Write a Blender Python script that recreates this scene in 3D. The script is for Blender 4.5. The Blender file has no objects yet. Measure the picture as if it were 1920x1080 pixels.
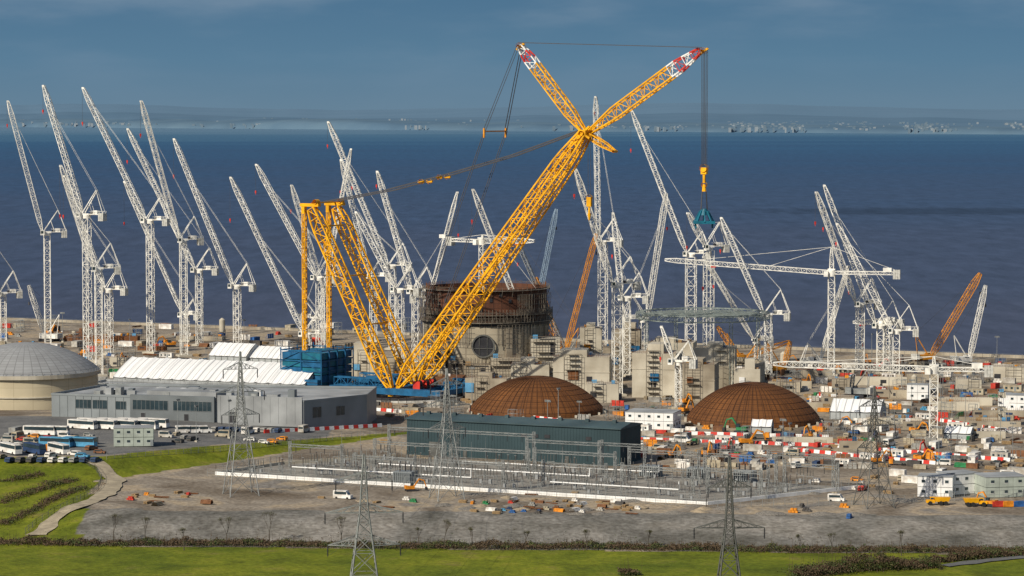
import bpy, math, random
from mathutils import Vector as V, noise
random.seed(7)
R=random.random
def U(a,b): return a+(b-a)*R()
sc=bpy.context.scene; col=sc.collection
F=5333.33; CH=108.0; PI=math.pi
pt=math.atan(324/F); cp,sp=math.cos(pt),math.sin(pt)
Z=V((0,0,1))
# ---------------------------------------------------------------- terrain
def sst(a,b,x):
    t=min(1.0,max(0.0,(x-a)/(b-a))); return t*t*(3-2*t)
def yedge(x): return 864 if x<-125 else 864+(x+125)/90*103
def tpf(x): return 1-sst(-125,-20,x)
def ytop(x): return 767-.05*x+75*(1-sst(-150,-112,x))
def ybot(x): return 736-.06*x
def shore(x): return 1500-(x+270)*0.477
def terr(x,y):
    tp=tpf(x); z=0.0
    if tp>0: z+=4*tp*sst(-25*tp-3,0,y-yedge(x))*(1-sst(965,1060,y))
    z-=4*(1-sst(ybot(x),ytop(x),y))
    s=y-shore(x)
    if s>0: z-=17*sst(0,26,s)
    return z
def at(u,v,Y):
    t=(540-v)/F; dz=Y*(t*cp-sp)/(cp+t*sp); d=Y*cp-dz*sp
    return V(((u-960)/F*d,Y,CH+dz))
def gnd(u,v):
    Y=560.0
    while Y<1620:
        P=at(u,v,Y)
        if P.z<=terr(P.x,P.y):
            lo,hi=Y-4,Y
            for _ in range(9):
                m=(lo+hi)/2; P=at(u,v,m)
                if P.z<=terr(P.x,P.y): hi=m
                else: lo=m
            P=at(u,v,hi); P.z=terr(P.x,P.y); return P
        Y+=4
    P=at(u,v,CH*F/(v-216)); P.z=0; return P
def inplane(u,v,B,a):
    Y=B.y
    for _ in range(8):
        P=at(u,v,Y); Y=B.y+(P.x-B.x)/a.x*a.y
    return at(u,v,Y)
# ---------------------------------------------------------------- materials
def mat(name,c,rough=.7,metal=0,var=.3,scale=.4,c2=None,bump=0,objcol=False,spec=.3,detail=5,thr=(.35,.65)):
    m=bpy.data.materials.new(name); m.use_nodes=True; nt=m.node_tree; N=nt.nodes; L=nt.links
    b=N['Principled BSDF']; b.inputs['Roughness'].default_value=rough; b.inputs['Metallic'].default_value=metal
    b.inputs['Specular IOR Level'].default_value=spec
    tc=N.new('ShaderNodeTexCoord'); nz=N.new('ShaderNodeTexNoise'); nz.inputs['Scale'].default_value=scale; nz.inputs['Detail'].default_value=detail
    L.new(tc.outputs['Object'],nz.inputs['Vector'])
    mr=N.new('ShaderNodeMapRange'); mr.inputs[1].default_value=thr[0]; mr.inputs[2].default_value=thr[1]
    L.new(nz.outputs['Fac'],mr.inputs[0])
    mx=N.new('ShaderNodeMix'); mx.data_type='RGBA'
    L.new(mr.outputs[0],mx.inputs[0])
    if objcol:
        oi=N.new('ShaderNodeObjectInfo'); h=N.new('ShaderNodeMix'); h.data_type='RGBA'; h.blend_type='MULTIPLY'; h.inputs[0].default_value=1
        L.new(oi.outputs['Color'],h.inputs[6]); h.inputs[7].default_value=(1-var,1-var*1.1,1-var*1.2,1)
        L.new(h.outputs[2],mx.inputs[6]); L.new(oi.outputs['Color'],mx.inputs[7])
    else:
        mx.inputs[7].default_value=(*c,1)
        d=c2 if c2 else tuple(x*(1-var) for x in c)
        mx.inputs[6].default_value=(*d,1)
    L.new(mx.outputs[2],b.inputs['Base Color'])
    if bump:
        bp=N.new('ShaderNodeBump'); bp.inputs['Distance'].default_value=bump; L.new(nz.outputs['Fac'],bp.inputs['Height']); L.new(bp.outputs[0],b.inputs['Normal'])
    return m
def brickmat(name,c,c2,mort,sx,sy,ms=.02,rough=.8,uv=True,var=.35,nscale=3,mixf=.55):
    m=mat(name,c,rough,0,var,nscale); nt=m.node_tree; N=nt.nodes; L=nt.links; b=N['Principled BSDF']
    tc=[n for n in N if n.type=='TEX_COORD'][0]; old=b.inputs['Base Color'].links[0].from_socket
    br=N.new('ShaderNodeTexBrick'); br.inputs['Scale'].default_value=1; br.offset=0
    br.inputs['Brick Width'].default_value=sx; br.inputs['Row Height'].default_value=sy; br.inputs['Mortar Size'].default_value=ms
    br.inputs['Color1'].default_value=(*c,1); br.inputs['Color2'].default_value=(*c2,1); br.inputs['Mortar'].default_value=(*mort,1)
    L.new(tc.outputs['UV'],br.inputs['Vector'])
    mx=N.new('ShaderNodeMix'); mx.data_type='RGBA'; mx.inputs[0].default_value=mixf
    L.new(br.outputs['Color'],mx.inputs[7]); L.new(old,mx.inputs[6]); L.new(mx.outputs[2],b.inputs['Base Color'])
    return m
WH=mat('white_crane_paint',(.88,.85,.77),.5,var=.38,scale=.35)
WH2=mat('white_panel',(.8,.79,.76),.55,var=.2,scale=.3)
CW=mat('pale_counterweight',(.55,.54,.49),.8,var=.35,scale=1)
YE=mat('yellow_crane_paint',(.9,.43,.006),.45,var=.35,scale=.25)
ORG=mat('orange_crane_paint',(.72,.29,.02),.5,var=.35,scale=.4)
RD=mat('red_paint',(.6,.04,.025),.5,var=.3)
BL=mat('deep_blue_paint',(.012,.11,.24),.5,var=.4,scale=.4)
TEAL=mat('teal_paint',(.01,.14,.21),.5,var=.35)
DK=mat('dark_steel',(.035,.035,.04),.6,var=.4)
CABLE=mat('steel_cable',(.08,.08,.09),.5,.3,var=.2)
GR=mat('galvanised_steel',(.3,.31,.3),.55,.3,var=.4,scale=.5)
GRT=mat('grey_green_steel',(.26,.3,.28),.6,.2,var=.4,scale=.5)
GRD=mat('weathered_steel',(.13,.13,.12),.6,.3,var=.35,scale=.5)
GL=mat('window_glass',(.03,.05,.06),.15,0,var=.3,spec=.6)
CO=mat('raw_concrete',(.4,.35,.265),.9,c2=(.2,.165,.12),scale=.12,bump=.05)
COL=mat('pale_concrete',(.53,.485,.39),.9,c2=(.34,.3,.23),scale=.1)
SCAF=mat('scaffold_steel',(.22,.19,.15),.7,.2,var=.5,scale=1)
RUST=mat('rusty_rebar',(.18,.075,.03),.9,var=.4,scale=1)
RUB=mat('tyre_rubber',(.02,.02,.02),.9,var=.2)
PO=mat('painted_sheet_metal',(1,1,1),.6,objcol=True,var=.4,scale=.5)
TENT=brickmat('white_tent_fabric',(.74,.73,.71),(.66,.66,.65),(.3,.31,.32),2.5,40,.2,nscale=.12,var=.25,mixf=.75)
TENTG=mat('grey_tent_fabric',(.38,.4,.4),.7,var=.2,scale=.3)
OFF=mat('grey_cladding',(.23,.25,.255),.5,var=.3,scale=.1)
OFFD=mat('darker_grey_cladding',(.15,.165,.17),.5,var=.25,scale=.12)
OFFL=mat('pale_grey_roof',(.32,.33,.33),.7,var=.4,scale=.1)
DG=mat('dark_green_cladding',(.036,.062,.07),.6,var=.25,scale=.08,spec=.15)
DGR=mat('dark_green_roof',(.06,.092,.1),.6,var=.3,scale=.1,spec=.15)
WOOD=mat('sawn_timber',(.36,.24,.12),.85,var=.45,scale=2)
SAND=mat('heaped_sand',(.36,.285,.19),.95,var=.3,scale=.8,bump=.2)
LBLUE=mat('light_blue_sheet',(.1,.3,.5),.6,var=.3)
LINER=brickmat('rusted_dome_plate',(.16,.06,.014),(.115,.042,.011),(.045,.018,.008),1.0,1.0,.1,nscale=.12,var=.6,mixf=.55)
LINERB=brickmat('rusted_liner_plate',(.13,.048,.024),(.07,.03,.018),(.03,.016,.012),1.0,1.0,.06,nscale=.12,var=.7,mixf=.55)
GDOME=brickmat('grey_dome_cover',(.27,.275,.275),(.22,.22,.22),(.12,.12,.12),1.0,1.0,.05,nscale=.1,mixf=.7)
CYLC=brickmat('cast_concrete_lifts',(.4,.35,.26),(.3,.26,.19),(.15,.12,.09),1.0,1.0,.04,nscale=.08,var=.6,mixf=.5)
TANKC=brickmat('cream_wall_panels',(.52,.45,.31),(.47,.4,.27),(.28,.23,.15),1.0,1.0,.015,nscale=.1,var=.35,mixf=.5)
LEAF=[mat('hedge_leaf_olive',(.085,.08,.028),.8,var=.4,scale=.6),mat('hedge_twig_brown',(.1,.068,.038),.9,var=.4,scale=.6),mat('hedge_leaf_green',(.06,.09,.022),.8,var=.4,scale=.6)]
BARK=mat('bark',(.1,.08,.06),.9,var=.4)
# ---------------------------------------------------------------- mesh builder
class MB:
    def __init__(s): s.v=[];s.f=[];s.m=[];s.uv=None
    def face(s,ps,m=0):
        n=len(s.v); s.v+= [tuple(q) for q in ps]; s.f.append(tuple(range(n,n+len(ps)))); s.m.append(m)
    def hexa(s,c,m=0):
        n=len(s.v); s.v+=[tuple(q) for q in c]
        for f in ((0,3,2,1),(4,5,6,7),(0,1,5,4),(1,2,6,5),(2,3,7,6),(3,0,4,7)):
            s.f.append(tuple(n+i for i in f)); s.m.append(m)
    def box(s,x0,y0,z0,x1,y1,z1,m=0):
        s.hexa([(x0,y0,z0),(x1,y0,z0),(x1,y1,z0),(x0,y1,z0),(x0,y0,z1),(x1,y0,z1),(x1,y1,z1),(x0,y1,z1)],m)
    def ob(s,O,a,b,r0,r1,s0,s1,z0,z1,m=0):
        O=V(O)
        s.hexa([O+a*r+b*t+Z*z for z in (z0,z1) for r,t in ((r0,s0),(r1,s0),(r1,s1),(r0,s1))],m)
    def st(s,p,q,r,m=0,r2=None,n=4):
        p=V(p);q=V(q);d=q-p;L=d.length
        if L<1e-5: return
        d/=L; a=d.cross(Z)
        if a.length<.05: a=V((1,0,0))
        a.normalize(); b=d.cross(a); r2=r if r2 is None else r2
        k=len(s.v); o=PI/n
        for (c,rr) in ((p,r),(q,r2)):
            for i in range(n):
                t=2*PI*i/n+o; s.v.append(tuple(c+(a*math.cos(t)+b*math.sin(t))*rr*1.25))
        for i in range(n):
            j=(i+1)%n; s.f.append((k+i,k+j,k+n+j,k+n+i)); s.m.append(m)
    def cyl(s,c,r0,r1,z0,z1,n=24,m=0,cap=True,mc=None):
        k=len(s.v)
        for (r,z) in ((r0,z0),(r1,z1)):
            for i in range(n):
                t=2*PI*i/n; s.v.append((c[0]+r*math.cos(t),c[1]+r*math.sin(t),z))
        for i in range(n):
            j=(i+1)%n; s.f.append((k+i,k+j,k+n+j,k+n+i)); s.m.append(m)
        if cap: s.f.append(tuple(k+n+i for i in range(n))); s.m.append(m if mc is None else mc)
    def mesh(s,name,mats,smooth=False):
        me=bpy.data.meshes.new(name); me.from_pydata(s.v,[],s.f); 
        for x in mats: me.materials.append(x)
        me.polygons.foreach_set('material_index',s.m)
        if smooth: me.polygons.foreach_set('use_smooth',[True]*len(s.f))
        if s.uv:
            l=me.uv_layers.new(name='UVMap'); l.data.foreach_set('uv',[c for q in s.uv for c in q])
        me.update(); return me
    def obj(s,name,mats,parent=None,loc=None,smooth=False):
        o=bpy.data.objects.new(name,s.mesh(name,mats,smooth)); col.objects.link(o)
        if parent: o.parent=parent
        if loc is not None: o.location=loc
        return o
def tag(o,label,cat,group=None):
    o['label']=label;o['category']=cat
    if group:o['group']=group
    return o
def top(name,loc,label,cat,group=None,rot=0):
    o=bpy.data.objects.new(name,None); o.empty_display_size=.5; col.objects.link(o); o.location=loc; o.rotation_euler=(0,0,rot)
    return tag(o,label,cat,group)
def revolve(mb,prof,n,un,vscale=1,m=0):
    k=len(mb.v); mb.uv=mb.uv or []
    for r,z in prof:
        for i in range(n):
            t=2*PI*i/n; mb.v.append((r*math.cos(t),r*math.sin(t),z))
    arc=[0]
    for a,b in zip(prof,prof[1:]): arc.append(arc[-1]+math.hypot(b[0]-a[0],b[1]-a[1]))
    for j in range(len(prof)-1):
        for i in range(n):
            i2=(i+1)%n
            mb.f.append((k+j*n+i,k+j*n+i2,k+(j+1)*n+i2,k+(j+1)*n+i)); mb.m.append(m)
            ua,ub=i/n*un,(i+1)/n*un; va,vb=arc[j]*vscale,arc[j+1]*vscale
            mb.uv+=[(ua,va),(ub,va),(ub,vb),(ua,vb)]
def truss(mb,p0,p1,w,h,pan,rc,rb,side,t0=(1,0),t1=(1,0),mf=None):
    p0=V(p0);p1=V(p1);d=p1-p0;L=d.length;d/=L
    side=(V(side)-d*V(side).dot(d)).normalized(); up=side.cross(d).normalized()
    n=max(2,round(L/pan)); secs=[]
    for i in range(n+1):
        t=i/n*L; s=1
        if t0[1] and t<t0[1]: s=t0[0]+(1-t0[0])*t/t0[1]
        if t1[1] and L-t<t1[1]: s=min(s,t1[0]+(1-t1[0])*(L-t)/t1[1])
        c=p0+d*t; secs.append([c+side*(a*w/2*s)+up*(b*h/2*s) for a,b in ((1,1),(-1,1),(-1,-1),(1,-1))])
    for i in range(n):
        m=mf((i+.5)/n,i) if mf else 0
        A,B=secs[i],secs[i+1]
        for k in range(4):
            k2=(k+1)%4
            mb.st(A[k],B[k],rc,m); mb.st(A[k],A[k2],rb,m)
            if (i+k)%2: mb.st(A[k],B[k2],rb,m)
            else: mb.st(A[k2],B[k],rb,m)
    for k in range(4): mb.st(secs[-1][k],secs[-1][(k+1)%4],rb,mf(1,n-1) if mf else 0)
OCC=[]
def occ(P,r): OCC.append((P[0],P[1],r))
def free(x,y,r):
    for a,b,c in OCC:
        if (a-x)**2+(b-y)**2<(c+r)**2: return False
    return True
# ---------------------------------------------------------------- ground
def build_ground():
    xs=[-6000,-3000,-1500,-900,-600,-450,-360]+[-300+2.5*i for i in range(241)]+[360,450,600,900,1500,3000,6000]
    ys=[-3000,-800,0,300,450,540]+[600+2.5*i for i in range(372)]+[1560,1650,1800,2200,3000,6000,12000,24000,45000]
    nx=len(xs); vs=[];cl=[]
    for y in ys:
        for x in xs:
            z=terr(x,y); 
            if abs(x)<310 and 590<y<1540:
                z+=.12*noise.noise(V((x*.15,y*.15,0)))
                if ybot(x)-2<y<ytop(x)+25: z+=.4*noise.noise(V((x*.07,y*.12,7)))
            tp=tpf(x); sd=y-yedge(x); g=0.0; a=0.0; s=0.0
            if y<ybot(x)-7: g=1
            if tp>.03 and -25*tp-4<sd<0: g=max(g,1)
            xp=-123 if y>840 else -123+(840-y)/100*9
            if x<xp and y<862: g=1
            if x<-30 and sd>2 and y<985 and x<-60: a=1
            if ybot(x)-6<y<ytop(x)+3 and x>-118: s=1
            vs.append((x,y,z)); cl+=[g,a,s,1]
    fs=[(j*nx+i,j*nx+i+1,(j+1)*nx+i+1,(j+1)*nx+i) for j in range(len(ys)-1) for i in range(nx-1)]
    me=bpy.data.meshes.new('ground'); me.from_pydata(vs,[],fs)
    ca=me.color_attributes.new('zone','FLOAT_COLOR','POINT'); ca.data.foreach_set('color',cl)
    me.polygons.foreach_set('use_smooth',[True]*len(fs))
    o=bpy.data.objects.new('ground',me); col.objects.link(o); o['kind']='structure'
    m=bpy.data.materials.new('site_ground'); m.use_nodes=True; nt=m.node_tree;N=nt.nodes;L=nt.links;b=N['Principled BSDF']
    b.inputs['Roughness'].default_value=.95; b.inputs['Specular IOR Level'].default_value=.1
    tc=N.new('ShaderNodeTexCoord')
    def nz(s,det=6,dis=0):
        n=N.new('ShaderNodeTexNoise'); n.inputs['Scale'].default_value=s; n.inputs['Detail'].default_value=det; n.inputs['Distortion'].default_value=dis; L.new(tc.outputs['Object'],n.inputs['Vector']); return n.outputs['Fac']
    def ramp(f,st):
        r=N.new('ShaderNodeValToRGB'); L.new(f,r.inputs[0])
        while len(r.color_ramp.elements)<len(st): r.color_ramp.elements.new(.5)
        for e,(p,c) in zip(r.color_ramp.elements,st): e.position=p; e.color=(*c,1)
        return r.outputs[0]
    def mix(f,a,b2,bt='MIX'):
        x=N.new('ShaderNodeMix'); x.data_type='RGBA'; x.blend_type=bt
        if isinstance(f,float): x.inputs[0].default_value=f
        else: L.new(f,x.inputs[0])
        L.new(a,x.inputs[6]); L.new(b2,x.inputs[7]); return x.outputs[2]
    big=nz(.035,8,.6); fine=nz(.7,8); mid=nz(.12,6)
    base=ramp(big,[(.3,(.13,.1,.07)),(.43,(.21,.175,.135)),(.51,(.29,.25,.2)),(.57,(.38,.305,.21)),(.68,(.22,.2,.175))])
    fr=ramp(fine,[(.3,(.58,.56,.54)),(.7,(1.12,1.12,1.12))])
    base=mix(1.0,base,fr,'MULTIPLY')
    grass=ramp(mid,[(.3,(.1,.115,.012)),(.46,(.14,.165,.014)),(.6,(.175,.19,.018)),(.74,(.19,.17,.04))])
    grass=mix(1.0,grass,ramp(fine,[(.3,(.7,.7,.7)),(.7,(1.08,1.08,1.05))]),'MULTIPLY')
    grass=mix(1.0,grass,ramp(big,[(.35,(.7,.76,.8)),(.65,(1.1,1.06,1.0))]),'MULTIPLY')
    asp=ramp(mid,[(.3,(.1,.1,.098)),(.7,(.165,.16,.152))])
    slope=mix(1.0,ramp(big,[(.32,(.12,.115,.1)),(.5,(.195,.185,.165)),(.66,(.27,.25,.22))]),fr,'MULTIPLY')
    slope=mix(1.0,slope,ramp(mid,[(.35,(.72,.72,.7)),(.6,(1.05,1.05,1.05))]),'MULTIPLY')
    at_=N.new('ShaderNodeVertexColor'); at_.layer_name='zone'
    se=N.new('ShaderNodeSeparateColor'); L.new(at_.outputs['Color'],se.inputs[0])
    def thr(s,lo=.35,hi=.65):
        ad=N.new('ShaderNodeMath'); ad.operation='MULTIPLY_ADD'; L.new(mid,ad.inputs[0]); ad.inputs[1].default_value=.9; 
        sb=N.new('ShaderNodeMath'); sb.operation='SUBTRACT'; L.new(s,sb.inputs[0]); sb.inputs[1].default_value=.45; L.new(sb.outputs[0],ad.inputs[2])
        mr=N.new('ShaderNodeMapRange'); mr.inputs[1].default_value=lo; mr.inputs[2].default_value=hi; L.new(ad.outputs[0],mr.inputs[0]); return mr.outputs[0]
    c=mix(thr(se.outputs[1]),base,asp); c=mix(thr(se.outputs[2]),c,slope); c=mix(thr(se.outputs[0]),c,grass)
    L.new(c,b.inputs['Base Color'])
    bp=N.new('ShaderNodeBump'); bp.inputs['Distance'].default_value=.5; bp.inputs['Strength'].default_value=.6; L.new(fine,bp.inputs['Height']); L.new(bp.outputs[0],b.inputs['Normal'])
    me.materials.append(m)
build_ground()
# sea
def build_sea():
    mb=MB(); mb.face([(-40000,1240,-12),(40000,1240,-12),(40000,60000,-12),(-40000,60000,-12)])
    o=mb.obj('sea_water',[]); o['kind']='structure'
    m=bpy.data.materials.new('sea_water'); m.use_nodes=True; nt=m.node_tree;N=nt.nodes;L=nt.links;b=N['Principled BSDF']
    b.inputs['Roughness'].default_value=.55; b.inputs['Specular IOR Level'].default_value=.12
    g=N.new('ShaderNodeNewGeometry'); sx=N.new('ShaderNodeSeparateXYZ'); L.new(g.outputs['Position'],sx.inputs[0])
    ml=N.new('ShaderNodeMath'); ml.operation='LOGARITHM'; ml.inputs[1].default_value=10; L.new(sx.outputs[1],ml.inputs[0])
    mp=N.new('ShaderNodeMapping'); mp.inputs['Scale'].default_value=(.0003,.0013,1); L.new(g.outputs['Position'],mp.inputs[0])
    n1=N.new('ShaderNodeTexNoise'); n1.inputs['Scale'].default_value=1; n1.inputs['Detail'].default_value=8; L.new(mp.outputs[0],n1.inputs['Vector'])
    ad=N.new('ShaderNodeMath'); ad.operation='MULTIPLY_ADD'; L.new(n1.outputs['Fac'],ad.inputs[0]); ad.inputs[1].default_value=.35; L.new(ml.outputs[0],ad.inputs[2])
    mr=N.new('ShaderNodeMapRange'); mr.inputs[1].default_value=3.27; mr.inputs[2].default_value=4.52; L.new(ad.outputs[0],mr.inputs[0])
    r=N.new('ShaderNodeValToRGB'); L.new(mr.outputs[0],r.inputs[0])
    st=[(0,(.056,.062,.094)),(.3,(.04,.06,.108)),(.6,(.025,.062,.128)),(.78,(.024,.078,.155)),(.9,(.045,.115,.19)),(1,(.095,.17,.24))]  # near stops are silty water, far stops lightened as painted haze
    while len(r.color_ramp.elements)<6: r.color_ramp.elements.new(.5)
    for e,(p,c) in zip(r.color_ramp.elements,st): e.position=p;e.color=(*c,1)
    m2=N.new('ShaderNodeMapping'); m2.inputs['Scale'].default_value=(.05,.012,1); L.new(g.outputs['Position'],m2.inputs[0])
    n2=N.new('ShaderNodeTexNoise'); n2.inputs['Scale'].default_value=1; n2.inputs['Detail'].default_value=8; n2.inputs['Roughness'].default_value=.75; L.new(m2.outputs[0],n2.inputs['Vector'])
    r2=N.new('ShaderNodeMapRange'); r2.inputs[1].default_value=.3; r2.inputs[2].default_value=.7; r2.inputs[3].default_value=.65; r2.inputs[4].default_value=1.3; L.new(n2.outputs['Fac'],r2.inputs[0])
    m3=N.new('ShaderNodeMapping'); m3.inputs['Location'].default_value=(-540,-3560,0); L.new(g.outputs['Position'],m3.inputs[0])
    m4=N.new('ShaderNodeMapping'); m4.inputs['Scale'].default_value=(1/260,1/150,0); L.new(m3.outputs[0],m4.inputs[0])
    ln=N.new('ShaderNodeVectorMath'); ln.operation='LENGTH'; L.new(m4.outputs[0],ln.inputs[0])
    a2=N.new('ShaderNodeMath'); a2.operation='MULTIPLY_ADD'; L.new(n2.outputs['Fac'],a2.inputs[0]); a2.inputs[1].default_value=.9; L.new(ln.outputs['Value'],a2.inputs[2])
    r3=N.new('ShaderNodeMapRange'); r3.inputs[1].default_value=1.0; r3.inputs[2].default_value=1.6; r3.inputs[3].default_value=.6; r3.inputs[4].default_value=1; L.new(a2.outputs[0],r3.inputs[0])  # oval darkening painted into the water colour as a cloud's shadow
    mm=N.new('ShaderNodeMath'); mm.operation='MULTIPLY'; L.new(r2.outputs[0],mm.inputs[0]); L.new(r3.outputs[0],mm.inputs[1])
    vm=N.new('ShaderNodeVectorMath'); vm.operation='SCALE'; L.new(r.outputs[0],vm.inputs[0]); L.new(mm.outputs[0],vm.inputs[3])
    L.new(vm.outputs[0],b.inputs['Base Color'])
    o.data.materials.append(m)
build_sea()
# far coast
def build_coast():
    mb=MB(); n=260; J=[0,60,400,1200,2500,4500,7500,12000]
    A=V((-5240*1.4,29000+11200*.25,0)); B=V((3200*1.5,17800-11200*.2,0))
    def hh(i,j):
        t=i/n; f=noise.noise(V((t*30,J[j]*.0006,5)))
        if j==0: return -13
        cl=sst(.38,.47,t)*(1-sst(.5,.56,t)); sc_=A.lerp(B,t).y/20000
        if j==1: return (7+22*cl+5*f)*sc_
        k=J[j]/12000
        return (16+175*k**.8*(1+.55*noise.noise(V((t*5+3,j*.25,2))))+12*f+ (22*cl if j<4 else 0))*sc_
    for j in range(len(J)):
        for i in range(n+1):
            P=A.lerp(B,i/n); w=220*noise.noise(V((i*.09,2,2)))+80*noise.noise(V((i*.3,2,2)))
            mb.v.append((P.x*(1+J[j]/24000),P.y+w+J[j],hh(i,j)))
    for j in range(len(J)-1):
        for i in range(n):
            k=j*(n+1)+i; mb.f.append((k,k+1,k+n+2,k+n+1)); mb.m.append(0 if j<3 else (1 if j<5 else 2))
    ms=[mat('hazy_far_land',(.1,.16,.215),1,var=.25,scale=.0015,c2=(.075,.13,.19),spec=0),mat('hazier_inland_hills',(.098,.162,.23),1,scale=.0008,c2=(.085,.148,.215),spec=0),mat('haziest_distant_hills',(.112,.185,.262),1,scale=.0006,c2=(.105,.177,.252),spec=0)]  # aerial haze painted into the land colours, paler and bluer band by band inland
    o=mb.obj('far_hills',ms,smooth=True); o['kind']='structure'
    tb=MB()
    for _ in range(1500):
        t=R()
        if R()<.66: t=U(.64,1)
        elif R()<.6: t=U(.1,.55)
        if noise.noise(V((t*30,3,0)))<-.08 and R()<.88: continue
        j=R()**1.6*2300; P=A.lerp(B,t); z=(16+175*(j/12000)**.8+2)*P.y/20000
        s=U(4,11)*P.y/20000; h=U(1,5)
        x=P.x*(1+j/24000)
        tb.box(x-s,P.y+j,z-30,x+s,P.y+j+12,z+h,0 if R()<.25 else 1)
    o=tb.obj('distant_town',[mat('hazy_house_walls',(.27,.31,.34),1,var=.2,scale=.01,spec=0),mat('dim_hazy_house_walls',(.16,.22,.27),1,var=.2,scale=.01,spec=0)]); o['kind']='stuff'; tag(o,'scattered pale houses of a hazy seaside town','town')  # blue-grey wall colours include painted haze
build_coast()
# ---------------------------------------------------------------- tower cranes
def luffer(u,vb,vs,tu,tv,phi=18,w=3.0,label='white luffing tower crane with raised lattice jib',M=WH,k=1.0,name='tower_crane',away=1):
    B=gnd(u,vb); H=at(u,vs,B.y).z-B.z; dx=1 if tu>u else -1
    ph=math.radians(phi+U(-8,8)); a=V((dx*math.cos(ph),away*math.sin(ph),0)); sd=V((-a.y,a.x,0))
    T=inplane(tu,tv,B,a)-B
    root=top(name,B,label,'tower crane','luffing tower cranes on the site'); occ(B,4)
    m=MB(); truss(m,(0,0,0),(0,0,H-1),w*.9,w*.9,w*.95,.17,.075,a); m.ob((0,0,0),a,sd,-3,3,-3,3,-.2,.8,1); m.obj('tower',[M,COL],root)
    m=MB(); m.cyl((0,0),1.7*k,1.7*k,H-1,H+.3,16); m.ob((0,0,0),a,sd,-2,2.2,-1.5,1.5,H+.3,H+1.1); m.obj('slewing_unit',[M],root)
    e=-9*k
    m=MB(); m.ob((0,0,0),a,sd,e,-2.0,-1.3,1.3,H+.6,H+.9); 
    for s_ in (-1.4,1.4):
        m.st(a*e+sd*s_+Z*(H+2.1),a*-2+sd*s_+Z*(H+2.1),.05)
        for q in range(5): m.st(a*(e+q*1.5)+sd*s_+Z*(H+.9),a*(e+q*1.5)+sd*s_+Z*(H+2.1),.05)
    cj=m.obj('counter_jib',[M],root)
    m=MB(); m.ob((0,0,0),a,sd,e+3.0,e+5.2,-1.0,1.0,H+.9,H+2.4); m.ob((0,0,0),a,sd,e+5.6,e+6.6,-.8,.8,H+.9,H+1.8,1); m.obj('hoist_winch',[M,DK],cj)
    m=MB()
    for q in range(3): m.ob((0,0,0),a,sd,e-.2+q*.85,e+.55+q*.85,-1.5,1.5,H-2.0,H+1.3)
    m.obj('counterweight',[CW],root)
    m=MB(); m.ob((0,0,0),a,sd,1.4,3.2,1.7,3.2,H-.6,H+1.6); cb=m.obj('operator_cab',[M],root)
    m=MB(); m.ob((0,0,0),a,sd,3.2,3.28,1.8,3.1,H+.1,H+1.5); m.ob((0,0,0),a,sd,1.9,3.0,3.2,3.26,H+.2,H+1.4); m.obj('window',[GL],cb)
    ap=a*(-5.2*k)+Z*(H+11*k); m=MB()
    for s_ in (-1.1,1.1):
        q=ap+sd*s_*.5
        m.st(a*1.6+sd*s_+Z*(H+1.1),q,.17); m.st(a*e+sd*s_*1.1+Z*(H+.9),q,.14)
        p1=(a*1.6+sd*s_+Z*(H+1.1)).lerp(q,.5); m.st(a*(e*.4)+sd*s_+Z*(H+.9),p1,.07)
    for f in (.3,.6,1):
        m.st((a*1.6+sd*1.1+Z*(H+1.1)).lerp(ap+sd*.55,f),(a*1.6-sd*1.1+Z*(H+1.1)).lerp(ap-sd*.55,f),.09)
    m.obj('a_frame',[M],root)
    J0=a*2.2+Z*(H+1.4); m=MB(); truss(m,J0,T,1.8*k,2.0*k,2.1,.14,.066,sd,(.3,5),(.45,6)); m.ob(T,a,sd,-.4,.6,-.5,.5,-.4,.4); m.obj('jib',[M],root)
    m=MB(); q=J0.lerp(T,U(.6,.92))
    for s_ in (-.5,.5): m.st(ap+sd*s_,q+sd*s_+Z*.8,.04)
    m.obj('pendant_line',[M],root)
    l=U(5,20); m=MB(); hp=T+a*.5
    m.ob(hp-Z*l,a,sd,-.3,.3,-.25,.25,-1.2,0,0); m.st(hp-Z*(l+1.2),hp-Z*(l+1.9),.12,0); hb=m.obj('hook_block',[RD],root)
    m=MB()
    for s_ in (-.2,.2): m.st(hp+sd*s_,hp+sd*s_-Z*l,.03)
    m.obj('hoist_rope',[CABLE],hb)
    return root
CR=[ (90,650,438,15,190),(165,692,405,82,161),(283,662,415,156,165),(345,668,452,265,190),(374,648,508,240,242),(445,655,538,327,261),
 (186,705,506,114,311),(205,665,545,120,330),(350,640,592,234,341),(6,645,552,-90,330),
 (577,672,628,433,333),(600,655,522,481,309),(612,650,540,547,348),(736,655,500,616,229),(750,690,545,668,398),(590,640,598,658,280),
 (780,690,548,708,322),(798,668,560,857,361),(988,712,600,887,356),(700,640,520,640,300),
 (1130,668,455,1117,182),(1157,742,535,1079,318),(1175,705,560,1150,400),(1295,662,478,1185,208),(1328,690,465,1290,400),(1205,690,600,1249,364),(1440,705,592,1353,409),
 (1612,700,572,1531,361),(1650,700,612,1546,348),(1272,767,680,1241,613),(1420,690,640,1320,482),(1530,700,680,1590,500),(1680,705,622,1570,420)]
lab=['white luffing tower crane with steeply raised lattice jib','tall white lattice luffing crane parked with jib raised','white tower crane with a-frame and counterweights above concrete works']
for i,c in enumerate(CR):
    kk=1.0
    if c[0] in (590,1530,1420,350,798,1272): kk=.75
    luffer(*c,label=lab[i%3],k=kk,w={1295:4.8,1130:3.8,1328:3.8,1157:3.6}.get(c[0],3.0) if kk==1 else 2.2,away=1 if i%3 else -1)
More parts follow.
